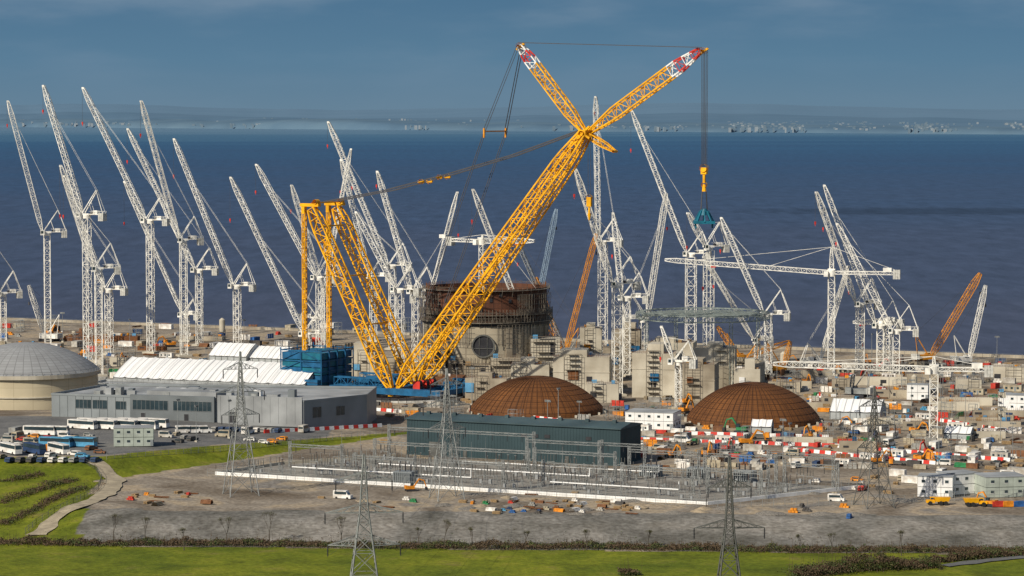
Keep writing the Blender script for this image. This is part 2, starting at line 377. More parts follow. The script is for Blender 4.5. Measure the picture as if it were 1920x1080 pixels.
def hammer(u,vb,vj,ul,ur,apex,phi=12,label='white hammerhead tower crane with long horizontal lattice jib',kw=2.6,vl=None):
    B=gnd(u,vb); ph=math.radians(phi); a=V((-math.cos(ph),math.sin(ph),0)); sd=V((-a.y,a.x,0))
    H=at(u,vj,B.y).z-B.z; TL=inplane(ul,vl or vj,B,a)-B; TR=inplane(ur,vj,B,a)-B; TR.z=H; AZ=at(u,apex,B.y).z-B.z
    root=top('tower_crane',B,label,'tower crane','hammerhead tower cranes'); occ(B,4)
    m=MB(); truss(m,(0,0,0),(0,0,H-1.5),kw,kw,kw,.17,.08,a); m.ob((0,0,0),a,sd,-3,3,-3,3,-.2,.8,1); m.obj('tower',[WH,COL],root)
    m=MB(); m.cyl((0,0),1.7,1.7,H-1.6,H+1,16); m.ob((0,0,0),a,sd,-1.5,1.5,-1.5,1.5,H+1,H+1.6); m.obj('slewing_unit',[WH],root)
    m=MB(); truss(m,a*1.5+Z*H,TL,1.8,1.8,2.2,.14,.07,sd,(1,0),(.5,4)); m.obj('jib',[WH],root)
    m=MB(); truss(m,a*-1.5+Z*H,TR,2.2,1.2,2.2,.14,.07,sd); m.ob(TR,a,sd,3.5,7,-1.1,1.1,.7,2.2); m.obj('counter_jib',[WH],root)
    m=MB(); 
    for q in range(3): m.ob(TR,a,sd,q*1.0,q*1.0+.9,-1.3,1.3,-2.4,1.4)
    m.obj('counterweight',[CW],root)
    m=MB(); truss(m,(0,0,H+1.6),(0,0,AZ),1.6,1.6,2,.14,.07,a,(1,0),(.3,6)); m.obj('tower_head',[WH],root)
    m=MB(); 
    for f in (.35,.8): m.st((0,0,AZ),(a*1.5+Z*H).lerp(TL,f)+Z,.08)
    m.st((0,0,AZ),TR+Z*.6,.08); m.obj('pendant_line',[WH],root)
    m=MB(); m.ob((0,0,0),a,sd,1.2,3,1.2,2.8,H-1.6,H+.6); cb=m.obj('operator_cab',[WH],root)
    m=MB(); m.ob((0,0,0),a,sd,3,3.08,1.3,2.7,H-.9,H+.3); m.obj('window',[GL],cb)
    q=(a*1.5+Z*H).lerp(TL,.7); m=MB(); m.ob(q,a,sd,-1,1,-.9,.9,-1.6,-1.1); m.st(q-Z*1.6,q-Z*9,.04,1); m.ob(q-Z*10.3,a,sd,-.3,.3,-.25,.25,0,1.3); m.obj('trolley',[RD,CABLE],root)
hammer(1558,705,511,1247,1688,463,vl=487)
hammer(905,700,452,1002,850,440,phi=40,kw=2.2)
hammer(1750,825,692,1450,1862,668,phi=8,kw=2.6,vl=682)
hammer(1664,700,604,1600,1694,596,phi=30,kw=2.2)
def crawler(u,vb,tu,tv,M,label,phi=25,w=1.8):
    B=gnd(u,vb); dx=1 if tu>u else -1; ph=math.radians(phi); a=V((dx*math.cos(ph),math.sin(ph),0)); sd=V((-a.y,a.x,0)); T=inplane(tu,tv,B,a)-B
    root=top('crawler_crane',B,label,'crawler crane','crawler cranes'); occ(B,6)
    for s_ in (-2.6,2.6):
        m=MB(); m.ob((0,0,0),a,sd,-4,4,s_-.6,s_+.6,.25,1.1); m.ob((0,0,0),a,sd,-3.6,3.6,s_-.55,s_+.55,0,1.3); m.obj('crawler_track',[DK],root)
    m=MB(); m.ob((0,0,0),a,sd,-5,2.5,-1.6,1.6,1.5,3.6); m.ob((0,0,0),a,sd,-6.4,-5,-2.4,2.4,1.6,4,1); m.obj('body',[M,CW],root)
    m=MB(); m.ob((0,0,0),a,sd,1,3.4,1.7,3.1,1.5,4); cb=m.obj('operator_cab',[M],root)
    m=MB(); m.ob((0,0,0),a,sd,3.4,3.46,1.8,3,2.3,3.8); m.obj('window',[GL],cb)
    m=MB(); truss(m,a*2+Z*2,T,w,w,2.2,.13,.06,sd,(.3,5),(.5,5)); m.obj('boom',[M],root)
    k_=a*-6+Z*13; m=MB(); m.st(a*1+Z*3,k_,.2); m.st(a*-4.5+Z*3,k_,.12); m.obj('gantry_mast',[M],root)
    m=MB(); m.st(k_,T,.05); m.st(T,T-Z*8,.04); m.ob(T-Z*9.5,a,sd,-.3,.3,-.25,.25,0,1.5); m.obj('hoist_rope',[CABLE],root)
crawler(1737,680,1838,513,ORG,'orange crawler crane with raised lattice boom near the shore',w=2.4)
crawler(1810,684,1848,535,WH,'white crawler crane with steep lattice boom')
crawler(1052,672,1118,438,ORG,'orange crawler crane behind the reactor building',w=1.8)
crawler(1062,668,1005,520,ORG,'orange crawler crane with short lattice boom')
crawler(985,660,1043,392,mat('pale_blue_steel',(.3,.4,.5),.5,var=.3),'pale blue-grey crawler crane behind the reactor building',w=1.8)
crawler(1070,672,960,430,GR,'grey crawler crane behind the reactor building',w=1.5)
crawler(92,640,54,535,WH,'small white crawler crane on the shore side')
crawler(1385,680,1480,640,ORG,'orange crawler crane with low boom')
crawler(1400,690,1345,612,ORG,'orange crawler crane working beside concrete blocks')
crawler(1462,700,1482,640,ORG,'orange crawler crane with short boom')
crawler(1605,745,1600,702,GR,'small grey crawler crane')
# ---------------------------------------------------------------- giant ring crane
def ring_crane():
    B=gnd(752,744); al=math.radians(30); a=V((math.cos(al),-math.sin(al),0)); c=V((math.sin(al),math.cos(al),0))
    root=top('ring_crane',B,'giant yellow ring crane with twin lattice boom and blue base','heavy-lift crane'); occ(B,27)
    P=lambda u,v,o=0:(inplane(u,v,B+c*o,a)-B)
    hub=P(1098,250)
    foot=a*4+Z*5
    m=MB(); G=[]
    for s_ in (-1,1):
        p0=foot+c*8*s_; p1=hub+c*2.2*s_; G.append((p0,p1)); truss(m,p0,p1,4.0,5.0,4.8,.31,.125,c,(.35,9),(.5,12))
    for i in range(1,14):
        f=i/14; m.st(G[0][0].lerp(G[0][1],f),G[1][0].lerp(G[1][1],f),.16)
    bm=m.obj('main_boom',[YE],root)
    for s_ in (-1,1): m=MB(); m.st(a*4+c*8*s_+Z*1.5,foot+c*8*s_,1.2); m.obj('boom_foot',[YE],bm)
    m=MB(); m.ob(hub,a,c,-1.5,1.5,-3,3,-1.3,1.3); m.st(hub-c*3.8,hub+c*3.8,.8,n=8)
    for s_ in (-2.5,2.5):
        for (x,z) in ((-3,-3.6),(3,2.6),(-2.6,3.2),(3,-1.8)): m.st(hub+c*s_,hub+c*s_+a*x+Z*z,.4)
    m.obj('boom_head',[YE],root)
    mf=lambda t,i:(0 if t<.76 else (1 if i%2 else 2))
    tip=P(1312,95); m=MB(); truss(m,hub+a*1,tip,3.4,4.4,3.4,.27,.12,c,(.3,14),(.45,10),mf); jb=m.obj('jib',[YE,RD,WH2],root)
    def sheaves(q,par):
        m=MB()
        for y in (-1.2,-.4,.4,1.2): m.st(q+c*(y-.15),q+c*(y+.15),.9,n=10)
        m.st(q-c*1.8,q+c*1.8,.35); m.st(q+a*-1.5-Z*1.4,q+a*1.8+Z*.8,.4); m.obj('sheave_block',[YE],par)
    sheaves(tip+a*1.5,jb)
    bk=P(975,86)
    m=MB(); truss(m,hub,bk,3.2,3.6,3.2,.25,.115,c,(.35,10),(.5,6),mf); js=m.obj('jib_strut',[YE,RD,WH2],root); sheaves(bk,js)
    sb=P(1153,284); m=MB(); truss(m,hub,sb,2.2,2.0,2.2,.2,.1,c,(1,0),(.4,5)); m.st(sb-c*1.5,sb+c*1.5,.4,n=8); m.obj('boom_stop_strut',[YE],root)
    m=MB(); mh=[]
    for s_ in (-1,1):
        p0=a*1+c*9*s_+Z*4; p1=P(608,390)+c*8.5*s_; mh.append(p1); truss(m,p0,p1,3.6,4.6,4.4,.32,.14,c,(.35,8),(.6,6)); m.st(a*1+c*9*s_+Z*1,p0,1.1)
    for f in (.35,.62,.9): m.st((a*1-c*9+Z*4).lerp(mh[0],f),(a*1+c*9+Z*4).lerp(mh[1],f),.3)
    m.obj('back_mast',[YE],root)
    m=MB(); 
    for s_,q in zip((-1,1),mh):
        m.ob(q,a,c,-5,3.5,-1.0,1.0,.8,2.0); m.ob(q,a,c,-4.4,-3.0,-.9,.9,-2,.8)
        m.st(q+a*2-c*1.3+Z*2.6,q+a*2+c*1.3+Z*2.6,.8,n=10)
    m.st(mh[0]+Z*2.2,mh[1]+Z*2.2,.35); m.obj('mast_head',[YE],root)
    for q in mh:
        m=MB(); t=q+a*-3.6; b0=V((t.x,t.y,0)); zt=t.z-1.5
        for x in (-.65,.65):
            for y in (-.55,.55): m.ob(b0,a,c,x-.16,x+.16,y-.16,y+.16,17,zt,0)
        z=17
        while z<zt-4:
            m.st(b0-a*.65-c*.55+Z*z,b0+a*.65-c*.55+Z*(z+4),.1); m.st(b0-a*.65+c*.55+Z*z,b0+a*.65+c*.55+Z*(z+4),.1); m.ob(b0,a,c,-.8,.8,-.7,.7,z,z+.25); z+=4
        m.obj('counterweight_hanger',[YE],root)
    t=(mh[0]+mh[1])/2+a*-3.6; t.z=0; m=MB(); hw=MB()
    for i in range(4):
        for k in range(5):
            for j in range(2): m.ob(t,a,c,-9+j*9.2,-.3+j*9.2,-11+i*5.6,-5.8+i*5.6,2+k*2.9,4.6+k*2.9,(i+k+j)%2)
    m.obj('ballast_box',[BL,TEAL],root)
    for x in (-9.4,0,9.4):
        for y in (-11.3,-5.6,0,5.6,11.3): hw.st(t+a*x+c*y+Z*1,t+a*x+c*y+Z*(17+U(0,1.5)),.28)
    for zz in (1,5,9,13,17):
        for y in (-11.3,11.3): hw.st(t-a*9.4+c*y+Z*zz,t+a*9.4+c*y+Z*zz,.2)
        for x in (-9.4,9.4): hw.st(t+a*x-c*11.3+Z*zz,t+a*x+c*11.3+Z*zz,.2)
    for i in range(4): hw.st(t-a*9.4-c*11.3+Z*(1+4*i),t-c*11.3+Z*(5+4*i),.14); hw.st(t+a*9.4-c*11.3+Z*(1+4*i),t-c*11.3+Z*(5+4*i),.14)
    hw.ob(t,a,c,-9.8,9.8,-11.6,11.6,.5,1.6); hw.obj('ballast_frame',[BL],root)
    m=MB(); n=48
    for (r0,r1,z0,z1,mi) in ((21.5,24.5,0,.8,0),(22,24,.8,1.7,1)):
        for i in range(n):
            t0,t1=2*PI*i/n,2*PI*(i+1)/n-.01
            e=[V((math.cos(x),math.sin(x),0)) for x in (t0,t1)]
            m.hexa([e[0]*r0+Z*z0,e[1]*r0+Z*z0,e[1]*r1+Z*z0,e[0]*r1+Z*z0,e[0]*r0+Z*z1,e[1]*r0+Z*z1,e[1]*r1+Z*z1,e[0]*r1+Z*z1],mi)
    m.obj('ring_track',[CW,DK],root)
    m=MB()
    for s_ in (-9,9):
        m.ob((0,0,0),a,c,-26,24,s_-1.6,s_+1.6,1.8,4.2); 
        for x in (-23,22): m.ob((0,0,0),a,c,x-3,x+3,s_-2.4,s_+2.4,1,2.2,1)
        truss(m,a*-24+c*s_+Z*6,a*-2+c*s_+Z*6,2.6,3,3,.25,.14,c)
    for x in (-24,-12,0,12,22): m.ob((0,0,0),a,c,x-1.1,x+1.1,-9,9,2,3.9)
    for x,y in ((-18,-4),(-18,3),(-10,-5),(-9,3)): m.ob((0,0,0),a,c,x,x+6,y,y+3,4,7)
    m.obj('base_frame',[BL,DK],root)
    for y in (-5,0,5):
        m=MB(); m.ob((0,0,0),a,c,9,12.5,y-1.2,y+1.2,4,5.2,1); m.st(a*11+c*(y-1.2)+Z*6,a*11+c*(y+1.2)+Z*6,1.0,1,n=10); m.ob((0,0,0),a,c,9.5,12.5,y-1.5,y-1.25,4,7); m.obj('winch',[RD,DK],root)
    m=MB()
    hd=(mh[0]+mh[1])/2+Z*2.5
    for s_ in (-3.4,-2.2,2.2,3.4):
        q0=hd+a*2+c*s_*1.6; q1=hub+c*s_*.7+Z*1+a*-2; mid=q0.lerp(q1,.5)-Z*2.6
        pts=[q0,q0.lerp(mid,.5)-Z*.9,mid,mid.lerp(q1,.5)-Z*.9,q1]
        for x,y in zip(pts,pts[1:]): m.st(x,y,.2)
    m.obj('superlift_pendant',[CABLE],root)
    q0=hd; q1=hub
    for f,g in ((.4,-2.4),(.47,-2.5)):
        q=q0.lerp(q1,f)+Z*g; m=MB()
        for s_ in (-3.0,3.0): m.st(q+c*(s_-.5),q+c*(s_+.5),.8,n=8); m.ob(q+c*s_,a,c,-1.3,1.3,-.4,.4,-.4,.4)
        m.obj('pendant_sheave',[YE],root)
    m=MB()
    for s_ in (-1.6,1.6): m.st(bk+c*s_+Z*1.2,tip+c*s_+Z*1.2,.14)
    m.obj('jib_pendant',[CABLE],root)
    ce=P(928,246); e0,e1=ce-c*8,ce+c*8; m=MB()
    for e,s_ in ((e0,-1),(e1,1)):
        for d in (-.5,.5): m.st(bk+c*s_*1.5+a*d,e+a*d,.13)
        m.st(e,a*3+c*7*s_+Z*6,.12); m.st(e+a*.8,a*4+c*7*s_+Z*6,.1)
    m.obj('jib_luffing_rope',[CABLE],root)
    m=MB(); m.st(e0,e1,.28)
    for e in (e0,e1): m.ob(e,a,c,-.28,.28,-.3,.3,-2.4,1.2)
    m.obj('spreader_bar',[ORG],root)
    tp=tip+a*2; hz=P(1317,312).z
    h=V((tp.x,tp.y,hz)); m=MB(); m.ob(h,a,c,-1.1,1.1,-.7,.7,-2.8,-.4)
    for y in (-.9,0,.9): m.st(h+c*(y-.2)-Z*.6,h+c*(y+.2)-Z*.6,1.15,n=12)
    m.ob(h,a,c,-.4,.4,-.45,.45,-6,-2.8); m.st(h-c*.5-Z*6.6,h+c*.5-Z*6.6,.85,n=10); m.st(h-Z*6.4,h-Z*9,.4,r2=.7,n=8); mhk=m.obj('main_hook_block',[YE],root)
    m=MB()
    for x in (-.9,-.35,.35,.9):
        for y in (-.6,.6): m.st(tp+a*x+c*y,V((tp.x,tp.y,hz))+a*x*.8+c*y,.1)
    m.obj('main_hoist_rope',[CABLE],mhk)
    h2=P(1105,368); tq=hub+a*1.5
    m=MB(); m.ob(h2,a,c,-.9,.9,-.6,.6,-3.8,-.3); m.st(h2-c*.5-Z*.6,h2+c*.5-Z*.6,.95,n=10); m.ob(h2,a,c,-.3,.3,-.3,.3,-6.6,-3.8); m.st(h2-Z*6.4,h2-Z*8.8,.6,r2=.25,n=8); ah=m.obj('auxiliary_hook_block',[YE],root)
    m=MB()
    for x in (-.5,.5): m.st(V((h2.x+x,h2.y,tq.z)),h2+a*x,.09)
    m.obj('auxiliary_hoist_rope',[CABLE],ah)
    W=B+h; fr=top('lifting_frame',W-Z*9,'teal blue steel lifting frame hanging from the yellow hook','lifting frame')
    m=MB()
    for x in (-.7,.7):
        for y in (-.6,.6): m.st((x,y,0),(x*1.6,y*2,-6.5),.13)
    m.obj('sling',[CABLE],fr)
    m=MB(); m.cyl((0,0),2.0,1.0,-8.5,-6.2,12); m.box(-3.8,-3,-11.6,3.8,3,-10.6)
    for i in range(8):
        t=PI*i/4; m.st((1.5*math.cos(t),1.5*math.sin(t),-7),(3.6*math.cos(t),3.0*math.sin(t),-11),.3)
    m.obj('frame_body',[TEAL],fr)
    for x in (-3.0,3.0):
        m=MB(); m.box(x-.3,-.5,-13.2,x+.3,.5,-11.6); m.obj('lug',[TEAL],fr)
    # ballast stacks standing on the ring apron
    for (x,y,k) in ((-30,-16,3),(-36,-10,4),(-24,-24,2),(8,24,2),(16,18,3)):
        q=B+a*x+c*y; q.z=0; occ(q,4); r_=top('ballast_stack',q,'stack of blue steel ballast boxes beside the ring crane','ballast','blue ballast stacks',-al)
        for i in range(k): m=MB(); m.box(-3,-1.3,i*2.2+.02,3,1.3,i*2.2+2.1); m.box(-3.05,-1.35,i*2.2+.9,3.05,1.35,i*2.2+1.1,1); m.obj('ballast_box',[BL,DK],r_)
ring_crane()
# ---------------------------------------------------------------- reactor, domes
def dome_prof(r,h,n=14,z0=0):
    Rr=(r*r+h*h)/(2*h); th=math.asin(min(1,r/Rr)); 
    return [(max(.05,Rr*math.sin(th*(1-i/n))), z0+Rr*math.cos(th*(1-i/n))-(Rr-h)) for i in range(n+1)]
DRIB=mat('dark_rust_rib',(.075,.03,.012),.9,var=.3,scale=1)
def rust_dome(u,v,r,h,label):
    B=gnd(u,v); occ(B,r+3); root=top('steel_dome',B,label,'dome','rusty liner domes waiting on the ground')
    m=MB(); pr=[(r,0),(r,1.6)]+[(a,b+1.6) for a,b in dome_prof(r,h-1.6,20)][1:]; revolve(m,pr,128,72,1.0); m.obj('dome_shell',[LINER],root,smooth=True)
    m=MB()
    for (a_,b_) in pr[1:-2:2]:
        for i in range(72):
            t,t2=2*PI*i/72,2*PI*(i+1)/72; m.st((a_*math.cos(t),a_*math.sin(t),b_+.08),(a_*math.cos(t2),a_*math.sin(t2),b_+.08),.07)
    for i in range(56):
        t=2*PI*i/56
        for (a1,b1),(a2,b2) in zip(pr[1:-4],pr[2:-3]): m.st((a1*math.cos(t),a1*math.sin(t),b1+.08),(a2*math.cos(t),a2*math.sin(t),b2+.08),.1)
    m.obj('stiffener_grid',[DRIB],root)
    for i in range(24):
        t=2*PI*i/24-PI*.98
        if math.sin(t)>.2: continue
        m=MB(); x,y=math.cos(t)*(r+.8),math.sin(t)*(r+.8); m.box(x-.4,y-.4,0,x+.4,y+.4,.9); m.obj('support_plinth',[COL],root)
rust_dome(1006,772,24.3,13.0,'rust-brown ribbed steel dome beside the substation hall')
rust_dome(1412,790,23.3,13.8,'rust-brown ribbed steel dome beside a white site office')
def tank():
    B=gnd(30,768); B.y+=22; B.z=terr(B.x,B.y); occ(B,30); root=top('domed_tank_building',B,'cream round concrete building with shallow grey domed cover','building')
    m=MB(); revolve(m,[(26.5,-1),(26.5,12.5)],80,24,.2); m.obj('wall',[TANKC],root,smooth=True)
    m=MB(); m.cyl((0,0),27,27,5.2,5.6,64); m.cyl((0,0),27.6,27.6,12,13.4,64); m.obj('ledge',[COL],root)
    m=MB(); revolve(m,[(a_,b_) for a_,b_ in dome_prof(27.4,10.2,12,13.4)],80,48,.6); m.obj('roof',[GDOME],root,smooth=True)
    m=MB()
    for i in range(64):
        t=2*PI*i/64; e=V((math.cos(t),math.sin(t),0)); m.st(e*27.3+Z*13.4,e*27.3+Z*14.6,.05)
        t2=2*PI*(i+1)/64; e2=V((math.cos(t2),math.sin(t2),0)); m.st(e*27.3+Z*14.6,e2*27.3+Z*14.6,.05)
    m.obj('handrail',[GR],root)
tank()
def scaffold(m,x0,y0,x1,y1,z0,z1,sx=2.2,sz=2.0,r=.05,mi=0):
    L=math.hypot(x1-x0,y1-y0); n=max(1,int(L/sx)); k=max(1,int((z1-z0)/sz)); a=V((x1-x0,y1-y0,0))/L; b=V((a.y,-a.x,0))
    for i in range(n+1):
        for d in (0,1.2): p=V((x0,y0,0))+a*(i*L/n)+b*d; m.st(p+Z*z0,p+Z*z1,r,mi)
    for j in range(k+1):
        z=z0+(z1-z0)*j/k
        for d in (0,1.2): p=V((x0,y0,z))+b*d; m.st(p,p+a*L,r,mi)
        if j and R()<.6: m.ob((x0,y0,z),a,b,U(0,.3)*L,U(.7,1)*L,0,1.2,0,.06,mi)
    for i in range(0,n,2): p=V((x0,y0,z0))+a*(i*L/n)+b*1.2; m.st(p,p+a*(L/n)+Z*(z1-z0)/k,r,mi)
def reactor():
    B=gnd(911,716); B.y+=14; B.z=0; occ(B,34); root=top('reactor_building',B,'round concrete reactor building with rusty steel liner on top','building')
    E=lambda t:V((math.cos(t),math.sin(t),0))
    m=MB(); revolve(m,[(25.6,0),(25.6,24.5)],96,20,.25); m.obj('concrete_wall',[CYLC],root,smooth=True)
    for t in (-2.45,-1.2,-.75,-.35):
        e=E(t); s_=V((-e.y,e.x,0)); m=MB(); m.ob(e*25.5,e,s_,0,.8,-1.3,1.3,0,22.8); m.obj('buttress',[CO],root)
    for (x0,x1,y0,y1,h) in ((-27,-16,-28,-12,15),(-15,-9,-29,-20,10),(-9,2,-31,-22,8),(2,14,-30,-21,11),(12,24,-29,-13,9),(18,30,-21,-5,18)):
        m=MB(); m.box(x0,y0,0,x1,y1,h); m.box(x0-.2,y0-.2,h*.55,x1+.2,y1,h*.55+.35); m.box(x0+1,y0-.1,h*.15,x0+3,y0-.003,h*.45,1); m.box(x1-4,y0-.1,h*.65,x1-2,y0-.003,h*.9,1)
        for q in range(int((x1-x0)/.9)): m.st((x0+q*.9,y0+.4,h-.2),(x0+q*.9,y0+.4,h+U(.6,1.8)),.05,2)
        an=m.obj('concrete_annex',[COL if h>14 else CO,DK,RUST],root)
        m=MB(); scaffold(m,x0,y0-.2,x1,y0-.2,0,h+1); m.obj('scaffolding',[SCAF],an)
        m=MB(); m.box(x0+1,y0+1,h,x0+3,y0+3,h+1.6); m.obj('stacked_material',[random.choice((LBLUE,WH2,WOOD))],an)
    m=MB(); m.cyl((0,0),26.1,26.1,23.4,24.5,64,mc=1); m.obj('wall_cap',[DK,DK],root)
    m=MB(); revolve(m,[(24.9,24.5),(24.9,38.0),(24.3,38.0),(24.3,25)],96,48,.5); ln=m.obj('steel_liner',[LINERB],root,smooth=False)
    for z,ro in ((24.7,27.4),(27.6,27.2),(37.4,26.2)):
        m=MB()
        for i in range(72):
            e=E(2*PI*i/72); e2=E(2*PI*(i+1)/72)
            m.hexa([e*24.95+Z*z,e2*24.95+Z*z,e2*ro+Z*z,e*ro+Z*z,e*24.95+Z*(z+.2),e2*24.95+Z*(z+.2),e2*ro+Z*(z+.2),e*ro+Z*(z+.2)])
            m.st(e*(ro-.1)+Z*z,e*(ro-.1)+Z*(z+1.4),.06); m.st(e*(ro-.1)+Z*(z+1.4),e2*(ro-.1)+Z*(z+1.4),.05); m.st(e*(ro-.1)+Z*(z+.8),e2*(ro-.1)+Z*(z+.8),.04)
            if i%2: m.st(e*25.2+Z*(z-2.5),e*ro+Z*z,.09)
        m.obj('access_platform',[SCAF],root)
    m=MB()
    for (z0,z1,a0,a1) in ((0,11,-180,0),(11,23,-176,-118),(16,24,-118,-60),(10,24,-60,-2),(24.6,30,-180,0),(28,36,-176,-130),(28,36,-60,-10)):
        nn=int((a1-a0)/3.2)
        for i in range(nn):
            t,t2=math.radians(a0+i*3.2),math.radians(a0+(i+1)*3.2)
            if -104<a0+i*3.2<-80 and z0>10 and z0<24: continue
            for rr in (26.1,27.3): m.st(E(t)*rr+Z*z0,E(t)*rr+Z*z1,.07)
            z=z0
            while z<=z1: m.st(E(t)*27.3+Z*z,E(t2)*27.3+Z*z,.06); z+=2; 
            if i%3==0: m.st(E(t)*27.3+Z*z0,E(t2)*27.3+Z*min(z1,z0+4),.06)
    m.obj('scaffolding',[SCAF],root)
    t=math.radians(-92); e=E(t); s_=V((-e.y,e.x,0)); C=e*25.5+Z*15.5; m=MB(); n=32
    for (r0,r1,d,mi) in ((4.1,4.7,.9,1),(0,4.1,.35,0)):
        for i in range(n):
            q=[C+e*d+(s_*math.cos(x)+Z*math.sin(x))*r for r,x in ((r0,2*PI*i/n),(r1,2*PI*i/n),(r1,2*PI*(i+1)/n),(r0,2*PI*(i+1)/n))]
            m.face(q if r0 else q[1:3]+[q[0]],mi)
            if r0: m.face([C+(s_*math.cos(x)+Z*math.sin(x))*r1+e*dd for x,dd in ((2*PI*i/n,0),(2*PI*(i+1)/n,0),(2*PI*(i+1)/n,d),(2*PI*i/n,d))],mi)
    for x in (-1.6,1.6): m.st(C+e*.5+s_*x-Z*3.6,C+e*.5+s_*x+Z*3.6,.12,1)
    m.st(C+e*.5-s_*4.0-Z*1,C+e*.5+s_*4.0-Z*1,.14,1)
    m.obj('equipment_hatch',[DK,GRD],root)
    for k in range(26):
        if k in (0,1,2,3,5,6,18,19,21,23):
            x=math.radians(-178+k*7.2); e=E(x); m=MB(); z=U(6,14); m.ob(e*27.4,e,V((-e.y,e.x,0)),0,.6,-1.4,1.4,z,z+U(4,9)); m.obj('formwork',[(BL,WH2,RUST,LBLUE)[k%4]],root)
    m=MB()
    for i in range(220):
        e=E(2*PI*i/220); m.st(e*24.6+Z*37.9,e*24.6+Z*(38+U(.4,1.8)*(1+.9*noise.noise(V((i*.15,0,0))))),.06)
    m.obj('rebar_fringe',[RUST],ln)
    m=MB()
    for i in range(20):
        e=E(math.radians(-175+i*9)); z=U(29,36); m.ob(e*24.95,e,V((-e.y,e.x,0)),0,.25,-.6,.6,z,z+1.5)
    m.obj('liner_bracket',[DK],ln)
reactor()
def block(u0,v,u1,h,d,M=CO,lab='unfinished cast concrete block with rebar and scaffolding',ang=None,openings=True,sf=.6):
    A=gnd(u0,v); w=(u1-u0)/F*A.y; ang=math.radians(U(-14,-2)) if ang is None else ang
    root=top('concrete_structure',A,lab,'building','concrete structures under construction',ang)
    for q in range(int(w//8)+1):
        c=V((min(w,q*8+4),d/2,0)); c.rotate(root.rotation_euler.to_matrix()); occ(A+c,max(3 if h<5 else 5,d/2))
    m=MB(); m.box(0,0,0,w,d,h); 
    if h>9: z=h*U(.4,.65); m.box(-.15,-.15,z,w+.15,d+.15,z+.35)
    for q in range(1,int(w/8)): m.box(q*8,-.12,0,q*8+.4,-.002,h*U(.7,1))
    if h>7 and w>9:
        x=U(.1,.4)*w; m.box(x,.3,h+.002,x+w*U(.3,.5),d*.7,h+U(1.5,4)); 
    m.obj('wall',[M],root)
    if openings:
        for q in range(int(w/6)):
            if R()<.5: m=MB(); z=U(.5,h*.6); x=q*6+U(.8,1.6); m.box(x,-.08,z,x+U(1.2,2.6),-.01,z+U(1.5,3.2)*min(1,h/8)); m.obj('opening',[DK],root)
    m=MB()
    for q in range(int(w/.7)+1): m.st((q*.7,.5,h-.3),(q*.7,.5,h+U(.6,1.8)),.045)
    m.st((0,.5,h+.5),(w,.5,h+.5),.04); m.obj('rebar',[RUST],root)
    if h>3.5 and R()<sf: m=MB(); x=U(0,w*.5); scaffold(m,x,-.2,x+w*U(.3,.5),-.2,0,h+1.2); m.obj('scaffolding',[SCAF],root)
    for q in range(int(w/6)+1): m=MB(); x=U(0,max(.1,w-2)); y=U(1,max(1.1,d-2)); m.box(x,y,h,x+U(.8,2.0),y+1.2,h+U(.5,1.4)); m.obj('stacked_material',[random.choice((WOOD,LBLUE,ORG,WH2,BL,COL))],root)
    if h>7: m=MB(); x=U(0,w*.7); z=h*U(.3,.6); m.box(x,-.5,z,x+U(1.5,4),-.16,z+U(2,4)); m.obj('formwork_panel',[random.choice((LBLUE,WH2,BL,RUST,ORG))],root)
for b in [(652,716,704,12,14,COL),(705,722,790,8,14),(812,735,868,6,10,RUST),(872,748,952,8,8),(958,742,1030,12,14,COL),(1037,742,1143,15,18,COL),(1087,690,1128,17,12,COL),
          (1010,705,1040,9,10),(1185,745,1268,17,18,COL),(1272,752,1340,14,14,CO),(1303,728,1378,16,16,COL),(1150,700,1200,18,12),(1378,735,1425,9,10,COL),(1440,735,1500,4,10),(1215,700,1300,13,14,COL),(1130,715,1160,14,10),
          (1560,735,1600,5,10),(1700,720,1760,4,10),(1860,715,1925,6,14,COL),(1870,800,1885,12,4,COL),(20,690,70,4,10),(1795,735,1840,5,8,COL),(1480,790,1530,3,8),(120,640,260,2.5,6,RUST),(330,638,420,2,6),(620,700,655,7,8,BL),(1100,755,1160,7,10,COL),
          (1500,712,1560,4,2),(1590,722,1700,3.5,2,COL),(1640,745,1760,3,2),(1540,760,1600,3,10),(1770,760,1860,3,2,COL),(1420,760,1480,5,3,CO)]:
    block(*b)
for i in range(22):
    u=U(1390,1850); v=U(684,800) if i<16 else U(800,850)
    P=gnd(u,v)
    if free(P.x,P.y,6): block(u,v,u+U(50,120),U(1.2,3.5),U(.6,3),random.choice((CO,COL,CO)),'long low concrete wall with starter bars in the yard')
for i in range(14):
    u=U(20,520); v=U(625,700); P=gnd(u,v)
    if free(P.x,P.y,6): block(u,v,u+U(25,70),U(1.5,4),U(2,7),random.choice((CO,COL,RUST)),'low concrete wall with starter bars near the shore')
